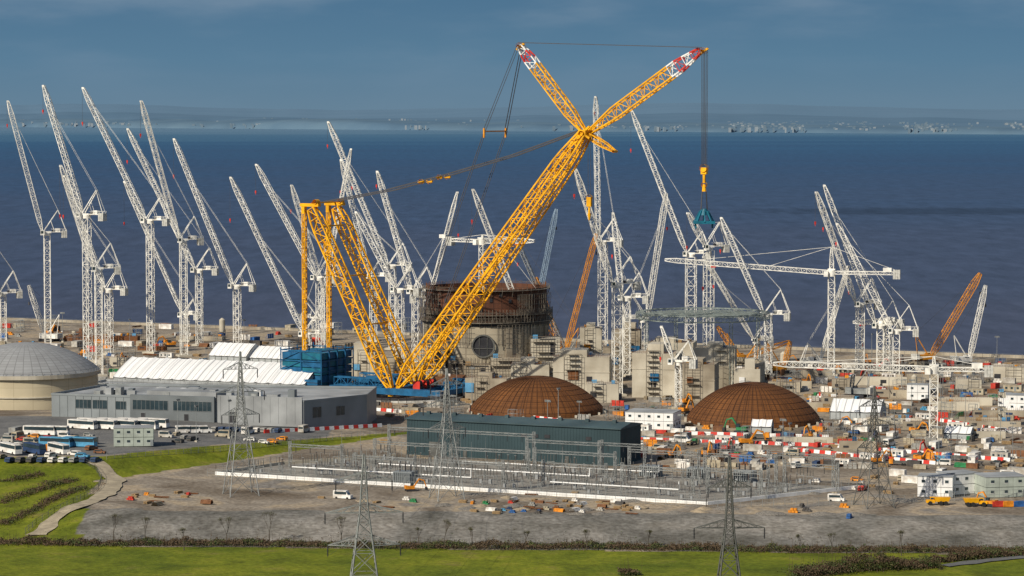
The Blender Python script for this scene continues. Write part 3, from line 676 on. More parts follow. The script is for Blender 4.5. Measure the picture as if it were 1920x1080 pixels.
def ringframe():
    B=gnd(1320,722); B.y+=8; C=at(1320,590,B.y); root=top('circular_steel_frame',(B.x,B.y,0),'grey circular lattice steel frame raised above the second reactor','steel frame'); z=C.z; r=27; n=48; m=MB()
    def e(i,rr,zz): t=2*PI*i/n; return V((rr*math.cos(t),rr*math.sin(t),zz))
    for i in range(n):
        for rr in (r,r-3):
            for zz in (z-1.4,z+1.0): m.st(e(i,rr,zz),e(i+1,rr,zz),.14)
            m.st(e(i,rr,z-1.4),e(i,rr,z+1.0),.08); m.st(e(i,rr,z-1.4),e(i+1,rr,z+1.0),.08)
        m.st(e(i,r,z+1.0),e(i,r-3,z+1.0),.1); m.st(e(i,r,z-1.4),e(i+1,r-3,z-1.4),.08)
    for i in range(0,n//2,3): m.st(e(i,r-3,z),e(i+n//2,r-3,z),.12)
    for q in range(-20,21,4): l=math.sqrt(24*24-q*q); m.st((q,-l,z+.6),(q,l,z+.6),.11); m.st((-l,q,z+.4),(l,q,z+.4),.11)
    m.obj('ring_truss',[GRT],root)
    for i in range(3,n,12):
        m=MB(); truss(m,e(i,r-2,0),e(i,r-2,z-1.4),1.3,1.3,2.2,.09,.05,V((1,0,0))); m.obj('support_leg',[GRT],root)
    m=MB(); revolve(m,[(25,0),(25,9),(23.8,9),(23.8,7)],72,24,.25); m.obj('concrete_ring_wall',[CYLC],root); occ(B,28)
ringframe()
# ---------------------------------------------------------------- buildings
def polyb(name,px,h,mw,mr,label,cat='building',backs=(),zt=0):
    W=[gnd(*q) for q in px]; base=W[0].copy()
    W+= [V(b) for b in backs]; root=top(name,base,label,cat); m=MB(); L=[(w-base) for w in W]; N=len(L)
    z0=min(l.z for l in L)-1
    for i in range(N):
        a_,b_=L[i],L[(i+1)%N]; m.face([(a_.x,a_.y,z0),(b_.x,b_.y,z0),(b_.x,b_.y,h),(a_.x,a_.y,h)])
    m.obj('wall',[mw],root); m=MB(); m.face([(l.x,l.y,h-.4) for l in L],0)
    for i in range(N):
        a_,b_=L[i].copy(),L[(i+1)%N].copy(); a_.z=b_.z=0; d=(b_-a_); l=d.length; d/=l; o=V((d.y,-d.x,0)); m.ob(a_,d,o,-.1,l+.1,-.3,.12,h-.3,h+.4,1)
    m.obj('roof',[mr,mw],root)
    return root,L
FRM=mat('grey_window_frame',(.2,.21,.21),.5)
def strip(root,A,B_,s0,s1,z0,z1,name='window',M=None,pane=1.5,fr=FRM,off=0):
    A=A.copy();B_=B_.copy();A.z=B_.z=0;d=(B_-A).normalized();o=V((d.y,-d.x,0)); A+=o*off; m=MB(); m.ob(A,d,o,s0,s1,.005,.06,z0,z1,0)
    n=max(1,int((s1-s0)/pane))
    for i in range(n+1): x=s0+(s1-s0)*i/n; m.ob(A,d,o,x-.05,x+.05,.06,.12,z0,z1,1)
    m.ob(A,d,o,s0,s1,.06,.13,z0-.12,z0,1); m.ob(A,d,o,s0,s1,.06,.13,z1,z1+.12,1); return m.obj(name,[M or GL,fr],root)
o1=gnd(97,781);o2=gnd(570,806);o3=gnd(688,799)
bk=[(o3.x+2,o3.y+28,0),(o1.x+14,o1.y+34,0)]
of,L=polyb('office_building',[(97,781),(570,806),(688,799)],7.8,OFF,OFFL,'long low pale grey clad office building with dark window bands',backs=bk)
dl=(L[1]-L[0]).length
d=(L[1]-L[0]); d.z=0; d.normalize(); o=V((d.y,-d.x,0))
for s0,s1,z0,z1 in ((9,15,3.3,6.2),(15.5,21,3.3,6.2),(24,28,3.3,6)): strip(of,L[0],L[1],s0,s1,z0,z1)
for s0,s1,z0,z1 in ((4,8,2,5.5),(15,19,2,5)): strip(of,L[1],L[2],s0,s1,z0,z1)
for q in range(3,29,3): m=MB(); m.ob((0,0,0),d,o,q,q+.1,.005,.1,-.5,7.5); m.obj('cladding_joint',[OFFD],of)
m=MB(); m.ob((0,0,0),d,o,30,61,.01,1.2,-.8,8.6); wg=m.obj('glazed_wing',[OFFD],of)
for s0,s1 in ((31,44),(46,60)): strip(wg,L[0],L[1],s0,s1,3.6,6.8,off=1.2)
for s0 in (34,50): strip(wg,L[0],L[1],s0,s0+1.6,0,2.4,'door',off=1.2,M=DK)
m=MB(); m.ob((0,0,0),d,o,62,dl-.5,.01,.6,-.8,9.2)
for x in range(63,int(dl),3): m.ob((0,0,0),d,o,x,x+.12,.6,.68,.2,9.0)
eb=m.obj('entrance_block',[OFFL],of)
strip(eb,L[0],L[1],66,69,0,3.6,'door',off=.6,M=DK)
m=MB(); m.ob((0,0,0),d,-o,34,60,4,16,7.4,9.6); m.obj('roof_penthouse',[OFFL],of)
for i in range(30): m=MB(); x=U(8,dl-8); y=U(3,22); m.ob((0,0,7.4),d,-o,x,x+U(1.5,4),y,y+U(1.5,3),0,U(1.0,3)); m.obj('roof_plant_unit',[random.choice((GR,OFFL,OFFD,WH2))],of)
for q in range(9): occ(o1.lerp(o2,q/8)+V((6,16,0)),19)
occ(o3+V((-8,15,0)),20)
def tent(u0,v0,u1,v1,w,he,hr,label,M=TENT):
    A=gnd(u0,v0);B_=gnd(u1,v1);d=B_-A;l=math.hypot(d.x,d.y);ang=math.atan2(d.y,d.x); root=top('frame_tent',A,label,'tent','white fabric buildings',ang)
    dd=V((math.cos(ang),math.sin(ang),0)); nn=V((-dd.y,dd.x,0))
    for q in range(int(l/12)+1): occ(A+dd*q*12+nn*w/2,w/2+3)
    bay=5 if l>30 else 3
    m=MB(); m.uv=[]; n=max(2,int(l/bay)); e=.35; K=5
    pro=[(-e+(w/2+e)*i/K, he+(hr-he)*(i/K)+math.sin(PI*i/K)*(hr-he)*.07) for i in range(K+1)]
    pro=pro+[(w-y,z) for y,z in pro[:-1][::-1]]
    dp=.45 if l>30 else .2
    for i in range(n):
        x0,x1=i*l/n,(i+1)*l/n
        for f0,f1 in ((0,.15),(.15,.5),(.5,.85),(.85,1)):
            ka=.0 if f0==0 else (dp*.7 if f0!=.5 else dp); kb=0 if f1==1 else (dp*.7 if f1!=.5 else dp)
            xa,xb=x0+(x1-x0)*f0,x0+(x1-x0)*f1; s_=0
            for (ya,za),(yb,zb) in zip(pro,pro[1:]):
                t_=s_+math.hypot(yb-ya,zb-za)
                q=[((xa,ya,za-ka),(xa,s_)),((xb,ya,za-kb),(xb,s_)),((xb,yb,zb-kb),(xb,t_)),((xa,yb,zb-ka),(xa,t_))]; s_=t_
                m.face([t[0] for t in q]); m.uv+=[t[1] for t in q]
    m.obj('roof',[M],root)
    m=MB(); m.box(0,0,0,l,.05,he-.5); m.box(0,w-.05,0,l,w,he-.5)
    for x in (0.02,l-.02): m.face([(x,0.06,0),(x,w-.06,0),(x,w-.06,he),(x,w/2,hr-.05),(x,0.06,he)])
    m.obj('side_wall',[TENTG],root)
    m=MB(); m.box(l,w*.35,0,l+.06,w*.65,he*.9); m.obj('door',[DK],root)
    for i in range(n+1): m=MB(); x=i*l/n; m.st((x,-.1,0),(x,-.1,he),.12); m.obj('frame_post',[GR],root)
tent(213,729,572,744,30,5,11.8,'long white fabric-roofed assembly hall with grey gable')
tent(392,692,462,695,16,6,11,'white peaked fabric shelter behind the assembly hall')
tent(462,694,532,697,16,5.5,10,'white peaked fabric shelter with pitched roof')
tent(1556,786,1650,789,13,3,7,'white marquee tent with pitched roof in the yard')
tent(1408,812,1446,813,6,2.4,4.6,'small white fabric shelter by the rusty dome')
tent(1770,822,1820,824,7,2,4,'small white tent in the yard')
g,L2=polyb('workshop_building',[(172,744),(560,759)],5.2,OFFL,OFFL,'low grey workshop hall with scaffolded front',backs=[(gnd(560,757).x+4,gnd(560,757).y+9,0),(gnd(172,742).x+4,gnd(172,742).y+9,0)])
for q in range(8): occ(gnd(172,742).lerp(gnd(560,757),q/7)+V((3,4,0)),8)
for s0 in range(4,70,9): strip(g,L2[0],L2[1],s0,s0+5,1.5,4.2)
dd_=(L2[1]-L2[0]); m=MB(); scaffold(m,0,-.3,dd_.x,dd_.y-.3,0,7.5); m.obj('scaffolding',[GR],g)
D0=gnd(763,852);D1=gnd(1163,874); d=(D1-D0); d.z=0; dl=d.length; d.normalize(); nn=V((-d.y,d.x,0)); ang=math.atan2(d.y,d.x); w=17; h=11.3
for q in range(8): occ(D0+d*(q*dl/7)+nn*9,11)
db=top('switchgear_hall',D0,'large dark green ribbed metal hall with shallow roof','building',None,ang)
m=MB(); n=int(dl/1.0)
m.box(0,0,-1,dl,w,h)
for i in range(n): m.box(i*1.0+.3,-.06,.6,i*1.0+.75,-.003,h)
for i in range(int(w)): m.box(dl+.003,i+.3,.6,dl+.06,i+.75,h)
m.obj('wall',[DG],db)
m=MB(); m.hexa([(-.4,-.5,h+.002),(dl+.4,-.5,h+.002),(dl+.4,w/2,h+.002),(-.4,w/2,h+.002),(-.4,-.5,h+.3),(dl+.4,-.5,h+.3),(dl+.4,w/2,h+1.5),(-.4,w/2,h+1.5)])
m.hexa([(-.4,w/2,h+.002),(dl+.4,w/2,h+.002),(dl+.4,w+.5,h+.002),(-.4,w+.5,h+.002),(-.4,w/2,h+1.5),(dl+.4,w/2,h+1.5),(dl+.4,w+.5,h+.3),(-.4,w+.5,h+.3)])
rf=m.obj('roof',[DGR],db)
for i in range(8): m=MB(); x=4+i*dl/8; m.box(x,w/2-2.5,h+1.0,x+1.2,w/2-1.5,h+2.1); m.obj('roof_vent',[DGR],rf)
for x0,x1,hh in ((8,12,4.5),(20,21.2,2.2),(55,56.2,2.2)):
    m=MB(); m.box(x0,-.2,0,x1,-.11,hh); m.obj('door',[GRD],db)
m=MB(); m.box(dl+.11,5,0,dl+.2,9,4.8); m.obj('door',[GRD],db)
for x in (40,44,48,62):
    m=MB(); m.box(x,-.18,7.5,x+1.8,-.11,8.6); m.obj('vent_louvre',[DK],db)
def cabinblock(u0,v0,u1,v1,dep,fl,label,M=WH2,color=None):
    A=gnd(u0,v0);B_=gnd(u1,v1);d=B_-A;l=math.hypot(d.x,d.y);ang=math.atan2(d.y,d.x); root=top('site_office',A,label,'site office','stacked modular site offices',ang)
    for q in range(int(l/6)+1): occ(A+(B_-A)*(q*6/l)+V((0,dep/2,0)),dep/2+2)
    m=MB(); k=max(1,int(l/3.1))
    for f in range(fl):
        for i in range(k): m.box(i*l/k+.04,0,f*2.9+.15,(i+1)*l/k-.04,dep,f*2.9+2.9)
    m.obj('wall',[M],root); m=MB(); m.box(-.1,-.1,fl*2.9+.002,l+.1,dep+.1,fl*2.9+.2); m.obj('roof',[OFFL],root)
    for f in range(fl):
        for i in range(k):
            m=MB(); x=(i+.5)*l/k; m.box(x-.5,-.06,f*2.9+1.3,x+.5,-.003,f*2.9+2.1,0); m.box(x-.57,-.05,f*2.9+1.2,x+.57,-.004,f*2.9+1.3,1); m.obj('window',[GL,WH2],root)
    for i in range(max(1,int(dep/4))):
        m=MB(); m.box(l-.03,i*4+1,1.2,l+.04,i*4+2.2,2.2); m.obj('window',[GL],root)
    m=MB(); m.box(l-1,-.1,.15,l-.15,-.062,2.2); m.obj('door',[OFF],root)
cabinblock(1172,804,1262,807,12,2,'white two-storey modular site office beside the rusty dome')
cabinblock(1720,932,1786,934,8,2,'white two-storey stacked cabins on the gravel yard')
cabinblock(1786,929,1838,925,8,2,'white and pale blue two-storey stacked cabins')
GC=mat('sage_green_cabin',(.4,.44,.38),.6,var=.25)
cabinblock(1848,934,1925,932,10,2,'long sage green modular cabins on the gravel yard',GC)
cabinblock(213,838,288,838,8,2,'grey-green two-storey modular office in the bus park',GC)
cabinblock(1870,770,1925,772,8,2,'white modular cabins in the works yard')
cabinblock(1700,750,1740,751,6,2,'white modular cabins in the works yard')
# ---------------------------------------------------------------- pylons
def pylon(u,v,H,bw,arms,M=GR,label='grey lattice electricity pylon',P=None,waist=.62,rot=.35,cat='electricity pylon',k_=.85):
    B=P or gnd(u,v); root=top('electricity_pylon',B,label,cat,'lattice electricity pylons',rot); occ(B,bw*.6); m=MB()
    def wd(z):
        t=z/H
        return bw+(1.9-bw)*(t/waist) if t<waist else 1.9+(.3-1.9)*(t-waist)/(1-waist)
    zs=[0]
    while zs[-1]<H*.98: zs.append(min(H,zs[-1]+max(1.8,wd(zs[-1])*.85)))
    cr=lambda z:[V((sx*wd(z)/2,sy*wd(z)/2,z)) for sx,sy in ((1,1),(-1,1),(-1,-1),(1,-1))]
    for za,zb in zip(zs,zs[1:]):
        A,C=cr(za),cr(zb)
        for k in range(4):
            k2=(k+1)%4; m.st(A[k],C[k],.14*k_); m.st(A[k],C[k2],.075*k_); m.st(A[k2],C[k],.075*k_); m.st(C[k],C[k2],.06*k_)
    m.obj('tower_body',[M],root)
    for z,hw in arms:
        for sx in (-1,1):
            m=MB(); t=V((sx*hw,0,z)); 
            for sy in (-1,1):
                b=V((sx*wd(z)/2,sy*wd(z)/2,z)); c=V((sx*wd(z)/2,sy*wd(z)/2,z+1.9)); m.st(b,t,.09*k_); m.st(c,t,.09*k_)
                for f in (.25,.5,.75): m.st(b.lerp(t,f),c.lerp(t,f),.05*k_); m.st(b.lerp(t,f),c.lerp(t,f-.25),.05*k_)
            for f in (.25,.5,.75): m.st(V((sx*wd(z)/2,wd(z)/2,z)).lerp(t,f),V((sx*wd(z)/2,-wd(z)/2,z)).lerp(t,f-.2),.05)
            ca=m.obj('cross_arm',[M],root)
            m=MB(); m.st(t,t-Z*2.6,.1,n=6)
            for q in range(6): m.cyl((t.x,t.y),.2,.2,t.z-.6-q*.32,t.z-.5-q*.32,8)
            m.obj('insulator_string',[DK],ca)
    return B,root
py=[]
py.append(pylon(452,928,41,8.5,[(23,5.5),(29.5,7),(36,5)],label='tall grey lattice electricity pylon on the gravel compound'))
py.append(pylon(838,936,37,8,[(20,5.5),(26.5,7),(32.5,4.8)],label='grey lattice electricity pylon beside the substation fence'))
P3=V((at(683,1100,652).x,652,terr(at(683,1100,652).x,652)))
py.append(pylon(0,0,34,7.5,[(13,8.4),(20.5,9),(28,6.5)],P=P3,label='grey lattice electricity pylon standing in the green field',rot=.1,k_=1.0))
P4=V((at(1367,1100,655).x,655,terr(0,655)))
py.append(pylon(0,0,33,6,[(16.5,8.2),(26,5)],P=P4,M=GRD,label='dark weathered lattice electricity pylon with wide lower arms',rot=.05,waist=.5,k_=1.0))
py.append(pylon(1638,950,33.5,8.5,[(16.5,5),(22.5,6.5),(28,4.5)],M=GRD,label='dark lattice electricity pylon on the gravel yard'))
def wire(A,B_,sag,lab):
    m=MB(); pr=None
    for i in range(17):
        t=i/16; p=A.lerp(B_,t)-Z*sag*4*t*(1-t)
        if pr is not None: m.st(pr-A,p-A,.02)
        pr=p
    o=m.obj('power_line',[CABLE],loc=A); tag(o,lab,'power line','overhead conductors')
for k,(z,hw) in enumerate([(13,8.4),(20.5,9),(28,6.5)]):
    for s_ in (-1,1):
        A=P3+V((s_*hw,0,z-2.6)); B2=py[1][0]+V((s_*(5.5,7,4.8)[k],0,(20,26.5,32.5)[k]-2.6)); wire(A,B2,4,'thin sagging overhead power cable between two pylons')
# ---------------------------------------------------------------- substation
O=gnd(405,890); O.z=0; e1=V((.905,-.425,0)).normalized(); e2=V((-e1.y,e1.x,0)); sa=math.atan2(e1.y,e1.x)
def S(s,t,z=0): return O+e1*s+e2*t+Z*z
m=MB(); m.face([S(1,1,.14),S(158,1,.14),S(185,52,.14),S(30,62,.14),S(5,30,.14)]); gp=m.obj('substation_gravel',[mat('pale_gravel',(.27,.25,.215),.95,c2=(.15,.135,.115),scale=.12)]); gp['kind']='structure'
def fence(pts,label,h=3,kerb=True,M=GR):
    b=V(pts[0]); root=top('fence',b,label,'fence')
    m=MB();w=MB();k=MB()
    for p,q in zip(pts,pts[1:]):
        p=V(p)-b;q=V(q)-b; n=max(1,int((q-p).length/3)); d=(q-p)
        for i in range(n+1):
            x=p+d*i/n; m.st(x,x+Z*h,.06)
        for z in (.3,h*.5,h-.1): w.st(p+Z*z,q+Z*z,.03)
        nn=int((q-p).length/.8)
        for i in range(nn): x=p+d*i/nn; w.st(x+Z*.2,x+Z*(h-.05),.016)
        dd=d.normalized(); o=V((dd.y,-dd.x,0)).normalized()
        if kerb: k.ob(p,V((dd.x,dd.y,0)),o,0,d.length,.1,.5,-.3,1.0)
    m.obj('post',[M],root); w.obj('mesh_panel',[M],root)
    if kerb: k.obj('kerb_wall',[WH2 if kerb==2 else COL],root)
fence([S(0,0),S(158,0),S(186,54)],'grey steel mesh security fence on a pale concrete kerb',3,2)
fence([S(0,0),S(6,30),S(28,62)],'grey steel mesh security fence along the grass bank')
fence([S(0,-5),S(100,-6),S(160,-5),S(200,20),S(240,60)],'outer grey steel mesh fence',2.4,False)
KD={}
def kind(name,parts):
    rt=bpy.data.objects.new(name,None); ch=[]
    for (pn,mb,ms) in parts:
        ch.append(bpy.data.objects.new(pn,mb.mesh(pn,ms)))
    KD[name]=(rt,ch)
def kind1(name,mb,ms): KD[name]=(bpy.data.objects.new(name,mb.mesh(name,ms)),[])
def place(name,P,rot,label,cat,group,color=None,s=1.0):
    rt,ch=KD[name]; r=rt.copy(); col.objects.link(r); r.location=P; r.rotation_euler=(0,0,rot); r.scale=(s,s,s)
    if color: r.color=(*color,1)
    tag(r,label,cat,group)
    for c in ch:
        q=c.copy(); q.parent=r; col.objects.link(q)
        if color: q.color=(*color,1)
    return r
def gantry(s,t,L_,h=10.5):
    r=top('substation_gantry',S(s,t),'grey lattice steel busbar gantry in the substation','gantry','substation gantries',sa)
    for x in (0,L_): m=MB(); truss(m,(x,0,0),(x,0,h+1.2),.7,.7,1.4,.06,.035,V((1,0,0))); m.obj('post',[GR],r)
    m=MB(); truss(m,(0,0,h),(L_,0,h),.8,.8,1.5,.06,.035,V((0,1,0))); bm=m.obj('beam',[GR],r)
    for i in range(int(L_/5)): m=MB(); x=2+i*5; m.st((x,0,h-.5),(x,0,h-2.2),.08,n=6); m.obj('insulator_string',[DK],bm)
for s,t,l,h_ in ((30,55,24,10),(54,55,26,10),(80,50,24,9),(36,34,24,8),(62,34,26,7.5),(90,34,26,8),(118,40,22,9),(142,40,22,9),(100,18,20,6.5),(125,18,22,7),(66,16,22,6),(12,24,18,7),(40,14,20,6),(150,22,16,7),(158,50,20,9),(104,52,14,9),(168,36,16,8)): gantry(s,t,l,h_)
m=MB(); truss(m,(0,0,0),(0,0,2.6),.4,.4,.8,.035,.02,V((1,0,0)))
m2=MB(); m2.st((0,0,2.6),(0,0,4.4),.06,n=8)
for q in range(5): m2.cyl((0,0),.15,.15,2.9+q*.32,2.97+q*.32,8)
m3=MB(); m3.box(-.35,-.05,4.4,.35,.05,4.5)
kind('insulator_post',[('support_frame',m,[GR]),('insulator',m2,[mat('brown_insulator',(.16,.12,.1),.3)]),('terminal',m3,[GR])])
m=MB(); m.box(-1.1,-.1,0,-1,.1,2.6); m.box(1,-.1,0,1.1,.1,2.6); m.box(-1.2,-.12,2.6,1.2,.12,2.75)
m2=MB()
for x in (-1,0,1): m2.st((x,0,2.7),(x,0,4.7),.08,n=8)
m3=MB(); m3.box(-.4,-.4,.5,.4,.3,1.7)
kind('circuit_breaker',[('frame',m,[GR]),('bushing',m2,[GRD]),('control_box',m3,[OFFL])])
m=MB(); m.st((0,0,0),(0,0,12),.07,r2=.02,n=6); kind1('lightning_rod',m,[GR])
for i in range(18):
    for j in range(8):
        s=10+i*9.2+U(-1.5,1.5); t=6+j*6.6+U(-1.2,1.2)
        if s>162+t*.35 or (t>24 and s<18) or R()<.12: continue
        for k in range(2):
            place('insulator_post' if (i+j)%3 else 'circuit_breaker',S(s+k*3.0,t,.1),sa,'slim insulator post on steel frame' if (i+j)%3 else 'three-phase circuit breaker on steel legs','substation equipment','substation equipment rows',s=U(.75,1.15))
for i in range(16): place('lightning_rod',S(10+i*10,U(4,50)),0,'thin grey lightning rod in the substation','lightning rod','substation lightning rods',s=U(.8,1.1))
for t,s0,s1 in ((11,20,80),(29,40,110),(46,60,125),(12,105,145)):
    m=MB(); L_=s1-s0; m.st((0,0,2.2),(L_,0,2.2),.15,n=10)
    m.st((L_,0,2.2),(L_,0,4.5),.13,n=8)
    r=top('gas_insulated_pipe',S(s0,t),'long pale gas-insulated busbar pipe on steel stands','pipe','substation pipes',sa); m.obj('pipe',[WH2],r)
    for i in range(int(L_/7)): m3=MB(); m3.st((i*7+1,0,0),(i*7+1,0,2.05),.08); m3.obj('stand',[GR],r)
for s,t in ((120,52),(135,53),(150,52),(60,8)):
    m=MB(); m.box(-3,-2,0,3,2,3.4)
    for i in range(9): m.box(-2.8+i*.65,-2.7,.6,-2.5+i*.65,-2.003,3.1)
    r=top('transformer',S(s,t),'grey finned power transformer with three bushings','transformer','substation transformers',sa); m.obj('tank',[OFF],r)
    for x in (-1.8,0,1.8): m2=MB(); m2.st((x,0,3.4),(x,0,5.4),.16,n=8); m2.obj('bushing',[DK],r)
# ---------------------------------------------------------------- props
def wheel(mb,x,y,r,w,m=0):
    k=len(mb.v);n=12
    for yy in (y-w/2,y+w/2):
        for i in range(n): t=2*PI*i/n; mb.v.append((x+r*math.cos(t),yy,r+r*math.sin(t)))
    for i in range(n): j=(i+1)%n; mb.f.append((k+i,k+j,k+n+j,k+n+i)); mb.m.append(m)
    mb.f.append(tuple(k+i for i in range(n)));mb.m.append(m); mb.f.append(tuple(k+n+i for i in range(n)));mb.m.append(m)
def W(x,y,r,w): m=MB(); wheel(m,x,y,r,w); return m
m=MB(); m.box(-3,-1.2,.1,3,1.2,2.6)
for i in range(15): x=-2.8+i*.4; m.box(x,-1.27,.25,x+.2,-1.203,2.45); m.box(x,1.203,.25,x+.2,1.27,2.45)
d=MB(); d.box(3.003,-1.1,.2,3.07,1.1,2.5); d.st((3.1,-.3,.3),(3.1,-.3,2.4),.03); d.st((3.1,.3,.3),(3.1,.3,2.4),.03)
kind('shipping_container',[('body',m,[PO]),('door',d,[PO])])
m=MB(); m.box(-4,-1.5,.2,4,1.5,2.8); m.box(-4.05,-1.55,2.803,4.05,1.55,2.95)
ps=[('wall',m,[PO])]
for x in (-2.6,-.2,2.4): w_=MB(); w_.box(x-.5,-1.56,1.2,x+.5,-1.503,2.1); ps.append(('window',w_,[GL]))
w_=MB(); w_.box(.8,-1.57,.25,1.6,-1.503,2.2); ps.append(('door',w_,[OFF])); kind('portable_cabin',ps)
def vehicle(L_,w,h,bon,nm,wr,xs):
    m=MB(); z0=wr*.7
    pf=[(-L_/2,z0),(L_/2,z0),(L_/2,z0+(h-z0)*bon[0]),(L_/2-bon[1],z0+(h-z0)*bon[0]+.05),(L_/2-bon[1]-bon[2],h),(-L_/2+bon[3],h),(-L_/2,z0+(h-z0)*bon[4])]
    n=len(pf)
    for s_ in (-1,1): m.face([(x,s_*w/2*(1 if z<h*.8 else .93),z) for x,z in (pf if s_<0 else pf[::-1])])
    for i in range(n):
        a_,b_=pf[i],pf[(i+1)%n]; f=lambda z:(1 if z<h*.8 else .93); m.face([(a_[0],-w/2*f(a_[1]),a_[1]),(a_[0],w/2*f(a_[1]),a_[1]),(b_[0],w/2*f(b_[1]),b_[1]),(b_[0],-w/2*f(b_[1]),b_[1])][::-1])
    g=MB(); zb=z0+(h-z0)*.52; zt=h-.18*(1 if h<2 else 1.6)
    for s_ in (-1,1): g.box(-L_/2+.5,s_*w/2*.99-.03,zb,L_/2-bon[1]-bon[2]*.6-.1,s_*w/2*.99+.03,zt)
    x0=L_/2-bon[1]+.02; g.face([(x0+.03,-w*.44,zb),(x0+.03,w*.44,zb),(x0-bon[2]+.06,w*.42,zt),(x0-bon[2]+.06,-w*.42,zt)])
    g.box(-L_/2-.03,-w*.4,zb,-L_/2+.02,w*.4,zt-.2)
    ps=[('body',m,[PO]),('window',g,[GL])]
    for x in xs:
        for s_ in (-1,1): ps.append(('wheel',W(x,s_*(w/2-.12),wr,.28),[RUB]))
    kind(nm,ps)
vehicle(12,2.55,3.4,(.42,.05,.35,.1,.9),'coach',.5,(-3.6,3.9))
vehicle(4.4,1.8,1.5,(.48,1.0,.8,.5,.55),'parked_car',.33,(-1.35,1.35))
vehicle(5.6,2.0,2.5,(.42,.8,.7,.05,.95),'van',.36,(-1.7,1.8))
m=MB(); m.box(2.4,-1.2,.8,4.4,1.2,3.0); b=MB(); b.box(-4.4,-1.25,1.1,2.2,1.25,1.35); b.box(-4.4,-1.25,1.35,2.2,-1.15,2.2);b.box(-4.4,1.15,1.35,2.2,1.25,2.2); b.box(-4,-1,1.352,1.5,1,1.9,1); g=MB(); g.box(4.4,-1.05,1.9,4.45,1.05,2.8)
kind('flatbed_lorry',[('cab',m,[PO]),('flatbed',b,[GRD,WOOD]),('window',g,[GL])]+[('wheel',W(x,y,.5,.3),[RUB]) for x in (-3.2,-2,3.3) for y in (-1,1)])
m=MB(); m.box(1,-1.3,1,4.2,1.3,2.0); m.box(1.2,-.9,2,2.8,.9,3.2); b=MB(); b.hexa([(-4.3,-1.3,1.5),(.8,-1.3,1.4),(.8,1.3,1.4),(-4.3,1.3,1.5),(-5,-1.6,3.1),(1.0,-1.6,3.1),(1.0,1.6,3.1),(-5,1.6,3.1)]); g=MB(); g.box(2.8,-.8,2.2,2.85,.8,3.0)
for s_ in (-1,1): g.box(1.4,s_*.92-.03,2.3,2.6,s_*.92+.03,3.0)
kind('dump_truck',[('cab',m,[YE]),('tipper_body',b,[YE]),('window',g,[GL])]+[('wheel',W(x,y,.85,.6),[RUB]) for x in (-3.2,-1.3,2.8) for y in (-1.2,1.2)])
t=MB(); 
for y in (-1.3,1.3): t.box(-2.1,y-.35,.12,2.1,y+.35,.8); t.box(-1.7,y-.34,0,1.7,y+.34,.95)
m=MB(); m.box(-2.2,-1.4,1.05,1.4,1.4,2.1); m.box(-2.4,-1.3,1.1,-1.4,1.3,2.4); g=MB(); g.box(.2,.4,2.102,1.5,1.35,3.3); g2=MB(); g2.st((1.2,-.2,1.8),(3.6,-.2,5.0),.28); g2.st((3.6,-.2,5.0),(5.6,-.2,4.2),.25)
g3=MB(); g3.st((5.5,-.2,4.6),(6.6,-.2,1.6),.2); bk_=MB(); bk_.hexa([(6.1,-.8,.5),(7.2,-.8,.2),(7.2,.4,.2),(6.1,.4,.5),(6.2,-.8,1.6),(7,-.8,1.5),(7,.4,1.5),(6.2,.4,1.6)])
kind('excavator',[('crawler_track',t,[DK]),('body',m,[PO]),('operator_cab',g,[GL]),('boom',g2,[PO]),('arm',g3,[PO]),('bucket',bk_,[DK])])
for nm,M in (('red_barrier',RD),('white_barrier',WH2)):
    m=MB(); m.hexa([(-1,-.3,0),(1,-.3,0),(1,.3,0),(-1,.3,0),(-1,-.12,1.05),(1,-.12,1.05),(1,.12,1.05),(-1,.12,1.05)]); m.box(-.95,-.33,.002,-.6,.33,.2); m.box(.6,-.33,.002,.95,.33,.2); kind1(nm,m,[M])
m=MB(); m.st((0,0,0),(0,0,14),.12,r2=.07,n=6); b=MB(); b.box(-1.1,-.1,13.8,1.1,.1,14); 
for x in (-.9,-.3,.3,.9): b.box(x-.22,-.35,13.3,x+.22,-.1,13.8)
f=MB(); f.box(-.5,-.5,0,.5,.5,.6); kind('floodlight_mast',[('pole',m,[GR]),('lamp_head',b,[GR]),('foundation',f,[COL])])
def stackm(kind_):
    m=MB()
    if kind_==0:
        for r_ in range(3):
            for c_ in range(5-r_): y=-1.6+c_*.75+r_*.37; m.st((-3,y,.4+r_*.62),(3,y,.4+r_*.62),.3,n=8)
    elif kind_==1:
        for i in range(4):
            for j in range(2): m.box(-2+U(-.4,.4),-1.2+j*1.3,i*.35+.05,2+U(-.4,.4),-.05+j*1.3,i*.35+.3,0)
    elif kind_==2:
        for i in range(2):
            for j in range(3-i): m.box(-1.8+j*1.3+i*.4+U(-.1,.1),-.8,i*.9,-.7+j*1.3+i*.4,.8,i*.9+.85)
    else:
        for i in range(26): m.st((-4,U(-1,1),U(.1,.8)),(4,U(-1,1),U(.1,.8)),.05)
        for x in (-3,0,3): m.box(x-.1,-1.1,0,x+.1,1.1,.12)
    return m
kind1('pipe_stack',stackm(0),[PO]); kind1('timber_stack',stackm(1),[WOOD]); kind1('block_stack',stackm(2),[PO]); kind1('rebar_bundle',stackm(3),[RUST])
m=MB(); 
for x in (-2.5,2.5): scaffold(m,x,-2,x,2,0,6)
scaffold(m,-2.5,-2,2.5,-2,0,6); kind1('scaffold_tower',m,[GR])
m=MB()
for i in range(3): m.box(-3+i*2.2,-.4+i*.02,0,-1.2+i*2.2,-.25+i*.02,3.0)
for x in (-3,-.8,1.4,3.3): m.st((x,-.2,2.8),(x,1.6,0),.07); m.st((x,-.45,0),(x,-.45,3.2),.06)
m.st((-3,-.48,1),(3.3,-.48,1),.06); m.st((-3,-.48,2.2),(3.3,-.48,2.2),.06)
kind1('formwork_panel',m,[PO])
